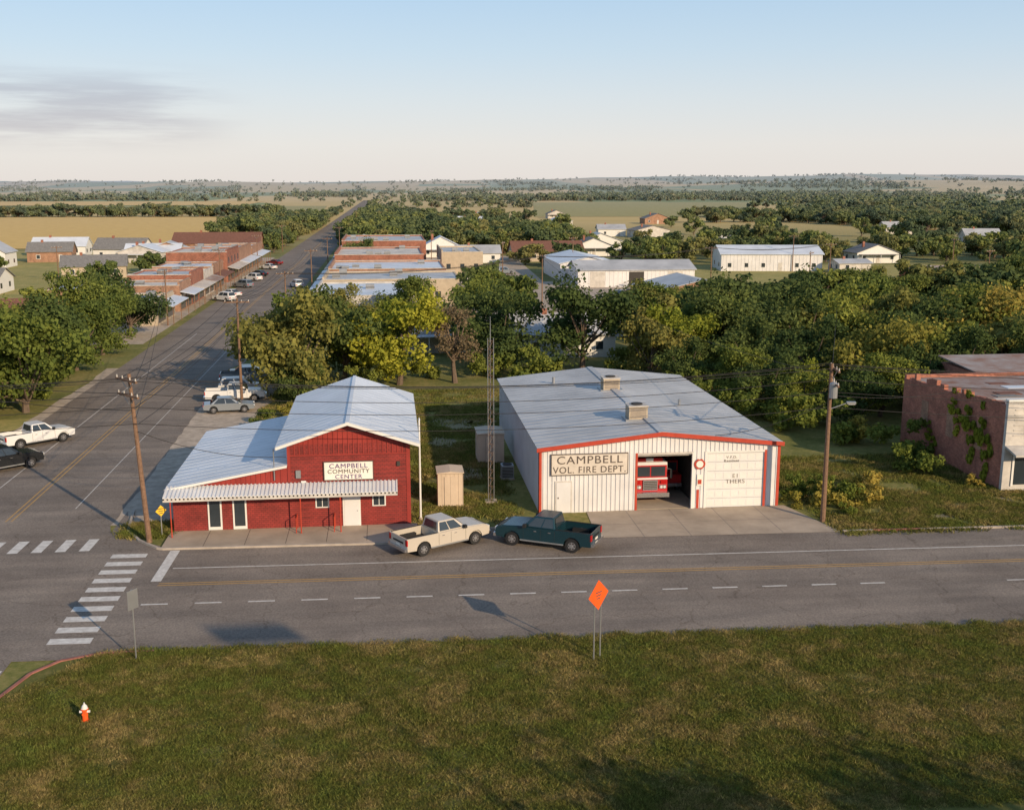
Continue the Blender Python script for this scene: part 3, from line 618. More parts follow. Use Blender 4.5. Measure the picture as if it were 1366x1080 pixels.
for x,y,h in ((26,183,9.5),(24,228,9.5),(62,205,9.5),(90,215,9.5),(100,262,9),(75,188,9.5),(110,190,9.5),(44,258,9),(-95,200,8),(-62,160,8.5),(-72,250,8),(130,240,9),(12,300,9)): pole((x,y,0),h,r=.12,rz=random.uniform(0,3))
wc=bpy.data.curves.new('power_lines','CURVE'); wc.dimensions='3D'; wc.bevel_depth=.018; wc.materials.append(M['wirem'])
def wire(p,q,sag):
    s=wc.splines.new('POLY'); n=14; s.points.add(n)
    for i in range(n+1):
        t=i/n; s.points[i].co=(p[0]+(q[0]-p[0])*t,p[1]+(q[1]-p[1])*t,p[2]+(q[2]-p[2])*t-4*sag*t*(1-t),1)
for d,z in ((-.9,10.05),(.3,10.05),(.9,10.05),(.5,9.1),(0,8.4),(.1,7.4)):
    wire((-14.7+.3*d,63.8+d*.7,z),(27.2,63.8+d,z),.9+.1*d); wire((27.2,63.8+d,z),(80,58+d,z),1.)
    wire((-14.7+d,63.9,z),(-14.4+d,106.3,z+.1),.6+.1*d); wire((-14.7+.3*d,63.8+d*.7,z),(-70,72+d,z),1.1)
wire((-14.9,63.8,8.2),(-45,92,7),.8); wire((-14.9,63.8,9.2),(-45,92,8),.8); wire((-14.7,63.8,7.8),(-33.5,170,7.5),1.3); wire((-14.7,63.8,9.8),(-33.5,170,8.4),1.5)
wire((-14.7,64,6.9),(-6.5,66.2,4.6),.5)
wire((27.2,63.8,8.2),(42.3,75,6.2),.4); wire((27.2,63.8,7.8),(21,67.2,5),.4); wire((27.2,63.8,8.8),(60,140,8.5),1.5); wire((27.2,63.8,9.4),(26,183,9),2.)
for d in(-1,-.4,.4,1):
    wire((-14.4+d,106.3,10.3),(-14+d,152,9.4),.6); wire((-14+d,152,9.4),(-14+d,205,9.4),.8); wire((-14+d,205,9.4),(-14+d,262,8.9),.8); wire((-14+d,262,8.9),(-14+d,330,8.9),.8)
    wire((-33.5+d,170,8.4),(-33.5+d,225,8.4),.8); wire((-33.5+d,225,8.4),(-33.5+d,290,8.4),.8)
    wire((26,183+d,9.3),(62,205+d,9.3),.8); wire((62,205+d,9.3),(90,215+d,9.3),.8)
    wire((-14,152+d,9.2),(26,183+d,9.3),1.)
wo=bpy.data.objects.new('power_lines',wc); COL.objects.link(wo)

# signs, hydrant
def postsign(name,loc,h,rz,shape,m,back='steel',sz=.6,two=False):
    G=Group(name,loc,rz)
    if two:
        for x in(-.22,.22): G['posts'].cyl((x,.04,0),(x,.04,h-sz*.5),.035,.035,6,'steel')
    else: G['posts'].cyl((0,.04,0),(0,.04,h),.035,.035,6,'steel')
    if shape=='diamond': pts=[(0,h-sz*1.4),(sz*.7,h-sz*.7),(0,h),(-sz*.7,h-sz*.7)]
    else: pts=[(-sz*.4,h-sz*1.2),(sz*.4,h-sz*1.2),(sz*.4,h),(-sz*.4,h)]
    G['panel'].prism(pts,'y',-.01,.0,m)
    if shape=='diamond':
        c=h-sz*.7
        for k in range(3): G['symbol'].box(-.22+k*.05,.22-k*.05,-.016,-.011,c+.1-k*.14,c+.15-k*.14,'ink')
    return G.done()
postsign('road_work_sign',(9.0,45.0,.1),3.75,R(40),'diamond','orange',sz=1.0,two=True)
postsign('traffic_sign',(-11.6,47.3,.1),3.3,R(55),'rect','steel',sz=.75)
postsign('warning_sign',(-14.0,65.4,.1),1.9,R(35),'diamond','ysign',sz=.5)
postsign('speed_sign',(-15.8,128,.0),2.6,R(5),'rect','signw',sz=.7)
G=Group('fire_hydrant',(-12.35,41.6,.1)); B=G['barrel']; G.bev['barrel']=.01
B.cyl((0,0,0),(0,0,.06),.17,.17,12,'orange'); B.cyl((0,0,.06),(0,0,.5),.11,.11,12,'orange'); B.cyl((0,0,.5),(0,0,.55),.15,.15,12,'orange')
T=G['bonnet']; T.cyl((0,0,.55),(0,0,.66),.13,.10,12,'white2'); T.cyl((0,0,.66),(0,0,.74),.10,.03,12,'white2'); T.cyl((0,0,.74),(0,0,.8),.03,.03,5,'white2')
N_=G['nozzles']; N_.cyl((-.2,0,.42),(.2,0,.42),.055,.055,8,'white2'); N_.cyl((0,0,.38),(0,-.2,.38),.07,.07,8,'orange'); G.done()
# unseen panel added to cast the road's dark patch; out-of-frame tree row shades lawn
hb=24.; k_=hb/math.tan(EL)
G=Group('unseen_shadow_panel',(-6.6+SX*k_,49.6+SY*k_,.1)); G['post'].cyl((0,.1,0),(0,.1,hb),.10,.06,8,'steel'); G['panel'].box(-1.9,1.9,0,.08,hb-.5,hb+.5,'signw'); G.done()

# ---------------------------------------------------------------- background buildings
rects=[]
def gable(name,cx,cy,w,d,h,rh,wall,roof,rz=0,ax='y',ribs=False,door=None,ov=.4):
    rects.append((cx-max(w,d)/2-4,cx+max(w,d)/2+4,cy-max(w,d)/2-4,cy+max(w,d)/2+4))
    G=Group(name,(cx,cy,0),rz); W=G['walls']
    a,b=-w/2,w/2; y0,y1=-d/2,d/2
    if ax=='y':
        W.prism([(a,0),(b,0),(b,h),(0,rh),(a,h)],'y',y0,y1,wall)
        k=(rh-h)/(w/2)
        for s_ in(-1,1): G['roof'].prism([(0,rh+.02),(s_*(w/2+ov),h-k*ov+.02),(s_*(w/2+ov),h-k*ov+.14),(0,rh+.14)],'y',y0-ov,y1+ov,roof)
    else:
        W.prism([(y0,0),(y1,0),(y1,h),(0,rh),(y0,h)],'x',a,b,wall); k=(rh-h)/(d/2)
        for s_ in(-1,1): G['roof'].prism([(0,rh+.02),(s_*(d/2+ov),h-k*ov+.02),(s_*(d/2+ov),h-k*ov+.14),(0,rh+.14)],'x',a-ov,b+ov,roof)
    if ribs:
        x=a+.5
        while x<b: G['wall_ribs'].box(x-.05,x+.05,y0-.05,y0,0,h,wall); x+=.9
    else:
        G['chimney'].box(-w*.2-.3,-w*.2+.3,-.3,.3,h,rh+.7,'brick')
        if w<14 and ax=='y': 
            G['porch'].box(a+.5,b-.5,y0-2,y0,2.3,2.42,roof)
            for xx in(a+.6,0,b-.6): G['porch'].cyl((xx,y0-1.9,0),(xx,y0-1.9,2.3),.07,.07,6,'white2')
    n=max(2,int(w/4))
    if door=='big':
        for i in range(max(1,int(w/8))):
            x=a+w*(i+.5)/max(1,int(w/8)); G['doors'].box(x-1.6,x+1.6,y0-.06,y0-.002,0,min(3.2,h-.3),'dark' if i%2 else 'dirtywhite')
    else:
        for i in range(n):
            x=a+w*(i+.5)/n
            if i==n//2: G['doors'].box(x-.5,x+.5,y0-.06,y0-.002,0,2.1,'dirtywhite')
            else:
                G['windows'].box(x-.55,x+.55,y0-.05,y0-.002,.9,2.1,'white2'); G['windows'].box(x-.45,x+.45,y0-.06,y0-.051,1,2,'glass')
        for y in (-d/4,d/4):
            for s_ in(-1,1): G['windows'].box(min(s_*w/2,s_*(w/2+.05)),max(s_*w/2,s_*(w/2+.05)),y-.5,y+.5,1,2,'glass')
    G.done()
def shop(name,x0,x1,y0,y1,h,wall,roof,side='E',awn='roofw',par=.28,bays=None):
    rects.append((x0-2,x1+2,y0-2,y1+2))
    G=Group(name); W=G['walls']; t=.35
    W.box(x0,x1,y0,y0+t,0,h,wall); W.box(x0,x1,y1-t,y1,0,h-.003,wall); W.box(x0,x0+t,y0+t,y1-t,0,h-.1 if side=='E' else h+.5,wall); W.box(x1-t,x1,y0+t,y1-t,0,h+.5 if side=='E' else h-.1,wall)
    G['roof'].box(x0+t,x1-t,y0+t,y1-t,h-par-.2,h-par,roof)
    c=G['coping']; c.box(x0-.05,x1+.05,y0-.05,y0+t+.02,h+.002,h+.1,'dirtywhite'); c.box(x0-.05,x1+.05,y1-t-.02,y1+.05,h+.002,h+.1,'dirtywhite')
    for i in range(int((x1-x0)*(y1-y0)/120)+1):
        hx=random.uniform(x0+2,x1-2); hy=random.uniform(y0+2,y1-2); G['rooftop_units'].box(hx-.7,hx+.7,hy-.6,hy+.6,h-par,h-par+random.uniform(.6,1.1),'steel'); G['rooftop_units'].box(hx-.75,hx+.75,hy-.65,hy-.62,h-par+.2,h-par+.3,'dark')
    xs=x1 if side=='E' else x0; sg=1 if side=='E' else -1
    n=bays or max(2,int((y1-y0)/5))
    for i in range(n):
        y=y0+(y1-y0)*(i+.5)/n; hw=(y1-y0)/n*.38
        G['shopfronts'].box(min(xs,xs+sg*.06),max(xs,xs+sg*.06),y-hw,y+hw,.3,2.6,'glass'); G['shopfronts'].box(min(xs,xs+sg*.1),max(xs,xs+sg*.1),y-hw-.1,y+hw+.1,2.6,2.75,'white2')
        if h>6: G['upper_windows'].box(min(xs,xs+sg*.05),max(xs,xs+sg*.05),y-.6,y+.6,4,5.4,'glass')
    if awn:
        A_=G['awning']; pts=[(xs+sg*.02,3.4),(xs+sg*2.4,2.9),(xs+sg*2.4,2.8),(xs+sg*.02,3.3)]
        A_.prism(pts,'y',y0+.3,y1-.3,awn)
        for i in range(n+1): A_.cyl((xs+sg*2.3,y0+.5+(y1-y0-1)*i/n,0),(xs+sg*2.3,y0+.5+(y1-y0-1)*i/n,2.8),.06,.06,6,'wood')
    for k in range(3):
        x=x0+(x1-x0)*(k+.5)/3; G['rear_windows'].box(x-.5,x+.5,y0-.04,y0-.002,1.2,2.4,'glass')
    G.done()
shop('brick_shop',-48,-35,189,200,4.4,'brick2','flat','E','roofw'); shop('brick_shop',-46,-35,200.3,214,5.3,'brick','roofg','E','dirtywhite'); shop('brick_shop',-49,-35,214.3,226,4.4,'dirtywhite','roofw','E','rust'); shop('brick_shop',-47,-35,226.3,240,4.9,'brick2','roofw','E','roofb')
shop('brick_store',-48,-35,246,266,6.6,'brick','flat','E','dirtywhite'); shop('brick_store',-49,-35,266.3,290,6.0,'brick2','roofg','E','roofw'); shop('brick_shop',-60,-50,196,212,3.2,'brick2','roofw','E',None); shop('brick_shop',-47,-35,292,315,5.0,'brick2','roofg','E','roofw')
shop('brick_shop',-46,-35,170,184,3.6,'tan','roofg','E','roofw')
shop('metal_roof_store',-11.5,6,168,192,4.4,'dirtywhite','roofw','W','roofg',par=.15); shop('metal_roof_store',-11.5,13,195,213,4.6,'tan','roofg','W','roofw',par=.2)
shop('brick_shop',-11.5,11.5,216,240,4.9,'brick2','roofw','W','roofw'); shop('brick_shop',-11.5,8,243,272,6.0,'brick','flat','W','dirtywhite'); shop('brick_store',-11.5,10,284,316,7.0,'brick','roofg','W','roofw')
shop('brick_store',-11.5,5,334,350,5.2,'brick2','flat','W','roofw'); shop('beige_store',13,23,264,290,5.2,'tan','roofg','W',None)
gable('white_warehouse',44.5,252,13,26,4.,5.4,'white','roofw',ribs=True,door='big'); gable('white_warehouse',52,231,25,12,3.6,5.2,'white','roofg',ax='x',ribs=True,door='big')
gable('storage_barn',54,192,17,16,2.8,4.8,'brick2','roofg',ribs=True,door='big'); gable('white_warehouse',96,270,25,14,4.2,6,'white','roofw',ax='x',ribs=True,rz=R(-8)); gable('open_shed',113,258,8,7,2.4,3.2,'dirtywhite','roofg',ax='x')
gable('white_house',134,292,12,9,2.8,5,'white2','roofd'); gable('red_shed',122,236,11,5,2.2,3,'redmetal','rust',ax='x',ribs=True)
gable('white_house',16,330,12,9,3,6,'white2','roofw'); gable('white_house',25,305,12,9,2.7,4.6,'white2','roofg',ax='x'); gable('brown_roof_house',45,310,20,12,2.8,5.4,'tan','roofb',ax='x'); gable('white_house',62,330,12,9,3,5.4,'white2','roofd')
gable('white_house',-103,300,10,9,4,7,'white2','roofg'); gable('grey_roof_house',-84,228,16,10,2.8,4.8,'white2','roofd',ax='x'); gable('white_house',-79,195,12,10,3.2,5,'white2','roofg'); gable('grey_roof_house',-68,265,14,9,2.8,5,'tan','roofd',ax='x',rz=.2)
gable('long_white_building',-97,190,20,9,3.2,4.6,'white2','roofw',ax='x'); gable('brown_roof_house',-52,350,26,14,3.6,6.6,'brick2','roofb',ax='x'); gable('brown_roof_house',-58,168,10,8,2.6,4.4,'tan','roofb',ax='x',rz=.3)
gable('white_house',14.5,143,9,8,3.2,5.,'white2','roofd',ax='x'); gable('blue_roof_house',22,136,12,8,3.,5.,'white2','roofg',ax='x'); gable('white_house',5,142,10,9,2.8,4.4,'dirtywhite','roofw'); gable('white_house',70,360,14,10,3,5.5,'white2','roofg')
for i in range(24):
    x=random.choice([random.uniform(10,230),random.uniform(10,230),random.uniform(-160,-60)]); y=random.uniform(370,720) if x>0 else random.uniform(300,350)
    gable(random.choice(['white_house','grey_roof_house','brown_roof_house']),x,y,random.uniform(11,16),random.uniform(8,10),3,random.uniform(4.6,6),random.choice(['white2','tan','dirtywhite','brick2']),random.choice(['roofw','roofd','roofb','roofg']),ax=random.choice('xy'),rz=random.uniform(-.2,.2))
# old brick building right
G=Group('old_brick_building'); x0,x1,y0,y1,h=42.3,62,69,84,6.4
W=G['walls']; 
yy=y0+.3; k=0
while yy<y1-.01:
    e=min(y1,yy+random.uniform(.3,.9)); f=(yy-y0)/(y1-y0); W.box(x0,x0+.35,yy,e,0,h-.2-random.uniform(0,.28)-.6*f*(random.random()<.35),'brick3'); yy=e
W.box(x0,x1,y1,y1+.35,0,h-.7,'brick3'); W.box(x1-.35,x1,y0+.3,y1,0,h-.2,'brick3'); W.box(x0-.02,x1,y0,y0+.3,0,h,'dirtywhite')
G['roof'].box(x0+.35,x1-.35,y0+.3,y1,h-1.1,h-.95,'rust')
for i in range(16):
    px,py=random.uniform(x0+1,x1-4),random.uniform(y0+1,y1-3); G['roof'].box(px,px+random.uniform(1.,3.5),py,py+random.uniform(.5,2.),h-.949,h-.935+.003*i,random.choice(['roofw','roofg','rust','flat','roofb','roofd']))
G['coping'].box(x0-.06,x1,y0-.08,y0+.36,h+.003,h+.14,'white2')
G['awning'].prism([(y0-.02,3.3),(y0-1.4,2.95),(y0-1.4,2.8),(y0-.02,3.15)],'x',x0,x1,'dirtywhite'); G['shopfront'].box(x0+.6,x1-1,y0-.05,y0-.002,.5,2.7,'glass')
for k in range(8): G['shopfront'].box(x0+.6+k*2.2,x0+.75+k*2.2,y0-.08,y0-.051,.4,2.75,'white2')
for k in range(6): G['mouldings'].box(x0+.5,x1,y0-.06,y0-.001,4.0+k*.36,4.05+k*.36,'dirtywhite')
for k in range(3): G['bricked_window'].box(x0-.03,x0-.002,72+k*4,73.1+k*4,2.2,4.2,'brick2')
G['rear_wing'].box(50,64,86,93,0,5.2,'brick3'); G['rear_wing'].prism([(85.8,5.2),(93.2,5.7),(93.2,5.8),(85.8,5.3)],'x',49.8,64.1,'rust')
G.done(); rects.append((40,66,66,98))
rects+=[(-34,-9,0,400),(8,27,60,96),(-16,3,60,84),(60,150,198,285),(30,68,164,246)]

# ---------------------------------------------------------------- trees
def tree_mesh(name,seed,h,r,ncl,nleaf,leaf,trunk,lm,zs=1.,sparse=1.):
    g=np.random.default_rng(seed); rd=random.Random(seed); mb=MB(); k0=mb._m('bark'); k1=mb._m(lm)
    ch=(h-trunk)/2; cz=trunk+ch
    lean=(rd.uniform(-.05,.05)*h,rd.uniform(-.05,.05)*h)
    if trunk>0.2:
        p=(0,0,-.1); rr=.032*h+.04
        for i in range(4):
            q=(lean[0]*(i+1)/4+rd.uniform(-.12,.12),lean[1]*(i+1)/4+rd.uniform(-.12,.12),(i+1)/4*(trunk+ch*.9)); mb.cyl(p,q,rr,rr*.72,7,'bark'); p=q; rr*=.72
    cents=[]
    lobes=[]
    nl=max(4,ncl//6)
    for i in range(nl):
        a=i*2.4+rd.uniform(-.4,.4); e=-1.0+2.1*((i*.618)%1.)+rd.uniform(-.1,.1); rr=rd.uniform(.50,.74)
        lobes.append((math.cos(a)*rr*r*math.cos(e*.8),math.sin(a)*rr*r*math.cos(e*.8),math.sin(e)*rr*ch*1.1))
    for i in range(ncl):
        lb=lobes[i%len(lobes)]; d=g.normal(size=3); d/=np.linalg.norm(d); q=.42*(.4+.7*rd.random())
        c=np.array([lb[0]+d[0]*r*q,lb[1]+d[1]*r*q,lb[2]+d[2]*ch*q]); 
        c[2]=max(c[2],-ch*.9); cents.append((c+np.array([lean[0],lean[1],cz]),rd.uniform(.17,.30)*r,rd.uniform(0,.45)))
    if trunk>0.2:
        for c,_,_ in cents[::max(1,ncl//12)]:
            mb.cyl((lean[0]*.5,lean[1]*.5,trunk*.8+rd.random()*ch*.5),tuple(c),.012*h,.004*h,5,'bark')
    nb=len(mb.v)
    V=[];LC=[]
    for c,rc,sh in cents:
        n=nleaf; d=g.normal(size=(n,3)); d/=np.linalg.norm(d,axis=1)[:,None]
        rad_=(g.random(n)**.5)[:,None]*1.12
        P=c+d*rad_*rc*np.array([1,1,.8])
        nr=d*1.+g.normal(size=(n,3))*.6+np.array([0,0,.25]); nr/=np.linalg.norm(nr,axis=1)[:,None]
        t=np.cross(nr,g.normal(size=(n,3))); t/=np.linalg.norm(t,axis=1)[:,None]; b=np.cross(nr,t)
        s=(leaf*(.5+.9*g.random(n)))[:,None]
        V.append(np.stack([P+t*s*.6,P+b*s*.42,P-t*s*.6,P-b*s*.42],1).reshape(-1,3))
        LC.append(np.repeat(np.clip(sh+g.random(n)*.55,0,1),4))
    V=np.concatenate(V);LC=np.concatenate(LC); nq=len(V)//4
    verts=mb.v+V.tolist(); faces=mb.f+[(nb+4*i,nb+4*i+1,nb+4*i+2,nb+4*i+3) for i in range(nq)]
    me=bpy.data.meshes.new(name); me.from_pydata(verts,[],faces)
    for m in mb.mats: me.materials.append(m)
    me.polygons.foreach_set('material_index',mb.mi+[k1]*nq)
    at=me.attributes.new('lc','FLOAT','POINT'); at.data.foreach_set('value',np.concatenate([np.zeros(nb),LC]).astype(np.float32))
    return me
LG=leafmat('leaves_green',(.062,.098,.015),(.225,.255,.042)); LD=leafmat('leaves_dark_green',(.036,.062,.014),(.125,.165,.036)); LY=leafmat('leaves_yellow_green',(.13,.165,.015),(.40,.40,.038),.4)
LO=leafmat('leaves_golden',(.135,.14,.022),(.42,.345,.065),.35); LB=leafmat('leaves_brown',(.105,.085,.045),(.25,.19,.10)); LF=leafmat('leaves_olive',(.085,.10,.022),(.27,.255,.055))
T={}
T['g1']=tree_mesh('green_tree',1,10,5.2,76,120,.34,1.0,LG); T['g2']=tree_mesh('green_tree_b',2,10,5.6,80,120,.34,1.2,LG); T['d1']=tree_mesh('dark_tree',3,10,5.8,80,120,.34,1.8,LD); T['d2']=tree_mesh('dark_tree_b',4,9,5.0,70,120,.33,.8,LD)
T['y1']=tree_mesh('yellow_green_tree',5,10.5,5.0,70,120,.34,1.2,LY); T['o1']=tree_mesh('golden_tree',6,8.5,5.2,66,120,.33,.8,LO); T['o2']=tree_mesh('olive_tree',7,9,5.2,70,120,.34,.8,LF); T['b1']=tree_mesh('brown_tree',8,9.5,3.3,44,70,.22,2.2,LB)
T['m1']=tree_mesh('mid_tree',11,9,5.,30,60,.68,.9,LG); T['m2']=tree_mesh('mid_tree_b',12,8.5,5.,30,60,.68,.9,LF); T['m3']=tree_mesh('mid_tree_c',13,9,5.,30,60,.68,.9,LD)
T['f1']=tree_mesh('far_tree',14,9,5.4,10,16,1.8,.5,LG); T['f2']=tree_mesh('far_tree_b',15,8,5.4,10,16,1.8,.5,LF); T['f3']=tree_mesh('far_tree_c',16,9,5.6,10,16,1.8,.5,LD)
T['s1']=tree_mesh('shrub_mesh',17,1.9,1.5,18,100,.17,.0,LO); T['s2']=tree_mesh('shrub_mesh_b',18,2.2,1.7,18,100,.18,.0,LG); T['v1']=tree_mesh('vine_mesh',19,4.5,1.1,26,110,.2,.0,LY)
def tree(k,x,y,s=1.,rz=None,name='deciduous_tree',sz=None,z=0,sx=None):
    o=bpy.data.objects.new(name,T[k]); COL.objects.link(o); o.location=(x,y,z); o.rotation_euler=(0,0,random.uniform(0,6.28) if rz is None else rz); o.scale=(sx or s,s,sz or s); return o
src={}
src['g1']=tree('g1',-34.2,105,1.05); src['g2']=tree('g2',-38.5,110,1.15); tree('g1',-44,103,1.1); tree('g2',-43,116,1.1); tree('d2',-37,120,1.05); tree('g1',-36,129,.85); tree('o2',-41,126,.95); tree('g1',-36,141,.8); tree('d2',-36.5,158,1.0); tree('g2',-42,152,1.0); tree('g1',-50,122,1.05); tree('d1',-51,109,1.0); tree('o2',-39,97,.6)
tree('o2',-9.5,110,1.15,sz=1.22); tree('o2',-12,116,.95); src['d2']=tree('d2',-5,119,1.1); src['y1']=tree('y1',1.0,115.5,1.02); tree('y1',-2.5,121,.85); src['b1']=tree('b1',7,116,1.0); tree('g2',-9,127,.9); tree('d2',-8.5,105,.5)
tree('d2',13,124,.95); tree('d1',11,131,.9); src['d1']=tree('d1',22,122,1.1,sz=1.08); tree('y1',31.5,119,.92,sz=.82); src['o2']=tree('o2',28.5,116,.85); tree('g1',35.5,122,.9); tree('d1',40,122,1.); tree('d2',46,116,1.); tree('d1',49,128,1.); tree('g2',54,120,1.)
src['o1']=tree('o1',47.5,101,.98); tree('g1',52,105,.8); tree('o1',67,118,1.15); tree('o2',61,126,1.); tree('d1',58,110,.9); tree('o1',76,116,1.05); tree('d2',43,106,.85); tree('d2',38,110,.8); tree('g1',34,104,.6); tree('d2',56,100,.8)
tree('y1',38.,98,.5); tree('d2',35.5,97,.6); tree('d2',41,90,.6); tree('g1',45,94,.65); tree('d1',66,103,.8); tree('o2',71,108,.8); tree('d2',30.5,108,.6); tree('d2',50,95,.7); tree('g1',37,92,.5)
tree('g2',15,153,.9); tree('o2',-6,156,.8); tree('g1',2,160,.85); tree('g2',-7,277.5,.8); tree('m1',-4,325,.9) 
for x,y,s in ((14,117,1.6),(10.5,119,1.3),(17,118,1.7),(26,120,1.5),(4,119,1.2),(-3,114,1.2),(33,112,1.8),(29.5,104,1.5),(31,99,1.4),(35,90,1.7),(37,85,1.6),(33.5,94,1.6),(-35,112,1.2),(-36,117,1.4),(-41,99,1.2)): tree('s2',x,y,s,name='shrub')
src['s1']=tree('s1',28.6,66.6,1.,name='shrub'); tree('s2',30,68,.9,name='shrub'); tree('s1',31.3,66.8,.85,name='shrub'); tree('s2',27.8,68.8,.9,name='shrub'); tree('s1',33,70,.9,name='shrub'); tree('s1',26.6,67.4,.6,name='shrub'); tree('s2',29.4,64.9,.4,name='shrub')
src['s2']=tree('s2',38.5,74,1.1,name='shrub'); tree('s2',40,79,1.4,name='shrub'); tree('s1',39,84,1.3,name='shrub'); tree('s2',-11.5,96,.8,name='shrub'); tree('s1',-9.5,100,.8,name='shrub'); tree('s2',-7,104,1.,name='shrub'); tree('s1',41,70.5,.5,name='shrub')
tree('v1',42.15,71.4,1.,name='climbing_vine',sz=1.45,sx=.5,rz=0); tree('v1',42.15,73.4,1.1,name='climbing_vine',sz=1.35,sx=.5,rz=0,z=.8); tree('v1',42.15,75.6,.9,name='climbing_vine',sz=.9,sx=.45,rz=0,z=2.4); tree('v1',42.2,79,.8,name='climbing_vine',sz=.7,sx=.4,rz=0)
for i in range(15): tree(random.choice(['d1','g1','g2']),14+i*3.9,7.6-i*.1+random.uniform(-.3,.3),1.07+.006*i+random.uniform(-.03,.03))

def instancer(name,pts,rots,scl,so_):
    me=bpy.data.meshes.new(name); me.from_pydata([tuple(p) for p in pts],[],[])
    a=me.attributes.new('rt','FLOAT_VECTOR','POINT'); a.data.foreach_set('vector',np.asarray(rots,dtype=np.float32).ravel())
    a=me.attributes.new('sc','FLOAT_VECTOR','POINT'); a.data.foreach_set('vector',np.asarray(scl,dtype=np.float32).ravel())
    o=bpy.data.objects.new(name,me); COL.objects.link(o)
    ng=bpy.data.node_groups.new(name,'GeometryNodeTree'); ng.interface.new_socket('Geometry',in_out='INPUT',socket_type='NodeSocketGeometry'); ng.interface.new_socket('Geometry',in_out='OUTPUT',socket_type='NodeSocketGeometry')
    N=ng.nodes;L=ng.links; gi=N.new('NodeGroupInput'); go=N.new('NodeGroupOutput'); ip=N.new('GeometryNodeInstanceOnPoints'); oi=N.new('GeometryNodeObjectInfo'); oi.inputs['Object'].default_value=so_; oi.inputs['As Instance'].default_value=True; oi.transform_space='ORIGINAL'
    n1=N.new('GeometryNodeInputNamedAttribute'); n1.data_type='FLOAT_VECTOR'; n1.inputs['Name'].default_value='rt'
    n2=N.new('GeometryNodeInputNamedAttribute'); n2.data_type='FLOAT_VECTOR'; n2.inputs['Name'].default_value='sc'
    L.new(gi.outputs[0],ip.inputs['Points']); L.new(oi.outputs['Geometry'],ip.inputs['Instance']); L.new(n1.outputs['Attribute'],ip.inputs['Rotation']); L.new(n2.outputs['Attribute'],ip.inputs['Scale']); L.new(ip.outputs[0],go.inputs[0])
    md=o.modifiers.new('instances','NODES'); md.node_group=ng; return o
def free(x,y): return not any(a<x<b and c<y<d for a,b,c,d in rects)
def inst_trees(name,P,keys,smin,smax):
    bins={k:[] for k in keys}
    for p in P: bins[random.choice(keys)].append(p)
    for k,q in bins.items():
        if not q: continue
        s=[random.uniform(smin,smax) for _ in q]
        instancer(name,[(x,y,hf(x,y)-.2) for x,y in q],[(0,0,random.uniform(0,6.28)) for _ in q],[(a*random.uniform(.9,1.2),a*random.uniform(.9,1.2),a*random.uniform(.8,1.1)) for a in s],src[k])
src['m1']=tree('m1',70,170,1.); src['m2']=tree('m2',80,172,1.); src['m3']=tree('m3',-120,210,1.); src['f1']=tree('f1',150,420,1.); src['f2']=tree('f2',-150,780,1.); src['f3']=tree('f3',160,430,1.)
P=[]
while len(P)<150:
    x,y=random.uniform(34,125),random.uniform(96,186)
    if free(x,y) and not (x<60 and y<120) and abs(y-152)>5: P.append((x,y))
inst_trees('woodland',P,['m1','m2','m3','o2','g1'],.65,1.05)
P=[]
while len(P)<150:
    x,y=random.uniform(12,210),random.uniform(160,345)
    if free(x,y) and abs(x-29)>7 and (y>275 or x<60 or x>145): P.append((x,y))
inst_trees('town_trees',P,['m1','m2','m3','m1'],.6,1.05)
P=[]
while len(P)<34:
    x,y=random.uniform(-170,-52),random.uniform(120,285)
    if free(x,y) and (noise.noise(Vector((x/45,y/45,1)))>-.05 or x>-70): P.append((x,y))
for i in range(16): P.append((random.uniform(-68,-38),random.uniform(318,420)))
inst_trees('town_trees',[p for p in P if free(*p)],['m1','m2','m3'],.5,.85)
P=[(x,y) for y in range(355,900,12) for x in (-36+random.uniform(-3,1),-12+random.uniform(-1,4))]
inst_trees('street_trees',P,['m1','m2','m3'],.5,.85)
# far woods
def infield(x,y):
    if x<-66 and y<762: return True
    if y>735 and y<1340 and x>100+(y-740)*.13 and x<250+(y-735)*.34: return True
    if y>560 and y<735 and 80<x<190+(y-735)*.2: return True
    if 780<y<1250 and 490+(y-800)*.25<x<710+(y-780)*.5: return True
    if x<-150 and 1080<y<1490: return True
    if -350<x<-50 and 840<y<1150: return True
    return False
P1=[];P2=[]
tries=0
while len(P1)+len(P2)<7600 and tries<260000:
    tries+=1
    D_=math.exp(random.uniform(math.log(340),math.log(7500))); a_=random.uniform(R(-24),R(36)); x=D_*math.sin(a_); y=D_*math.cos(a_)
    if not free(x,y) or -33<x<-15 or infield(x,y): continue
    w_=noise.fractal(Vector((x/360,y/700,7)),1,2,3)
    bx=(x+.1*y+60*noise.noise(Vector((x/400,y/400,9))))%560-280; by=(y+.15*x+70*noise.noise(Vector((x/400,y/400,2))))%430-215
    belt=abs(by)<9 or abs(bx)<7
    thr=-.05 if x>-20 and D_<850 else (.24 if x>0 else .36)
    if w_<thr and not (belt and random.random()<.75) and random.random()>.008:
        continue
    (P1 if D_<800 else P2).append((x,y))
for i in range(260):
    x=random.uniform(-520,-74); P1.append((x,768+random.uniform(-6,10)-.03*x))
inst_trees('distant_woodland',P1,['m1','m2','m3','m1'],.7,1.15)
inst_trees('distant_tree_belt',P2,['f1','f2','f3','f1'],.75,1.35)
print('far',len(P1),len(P2),tries)

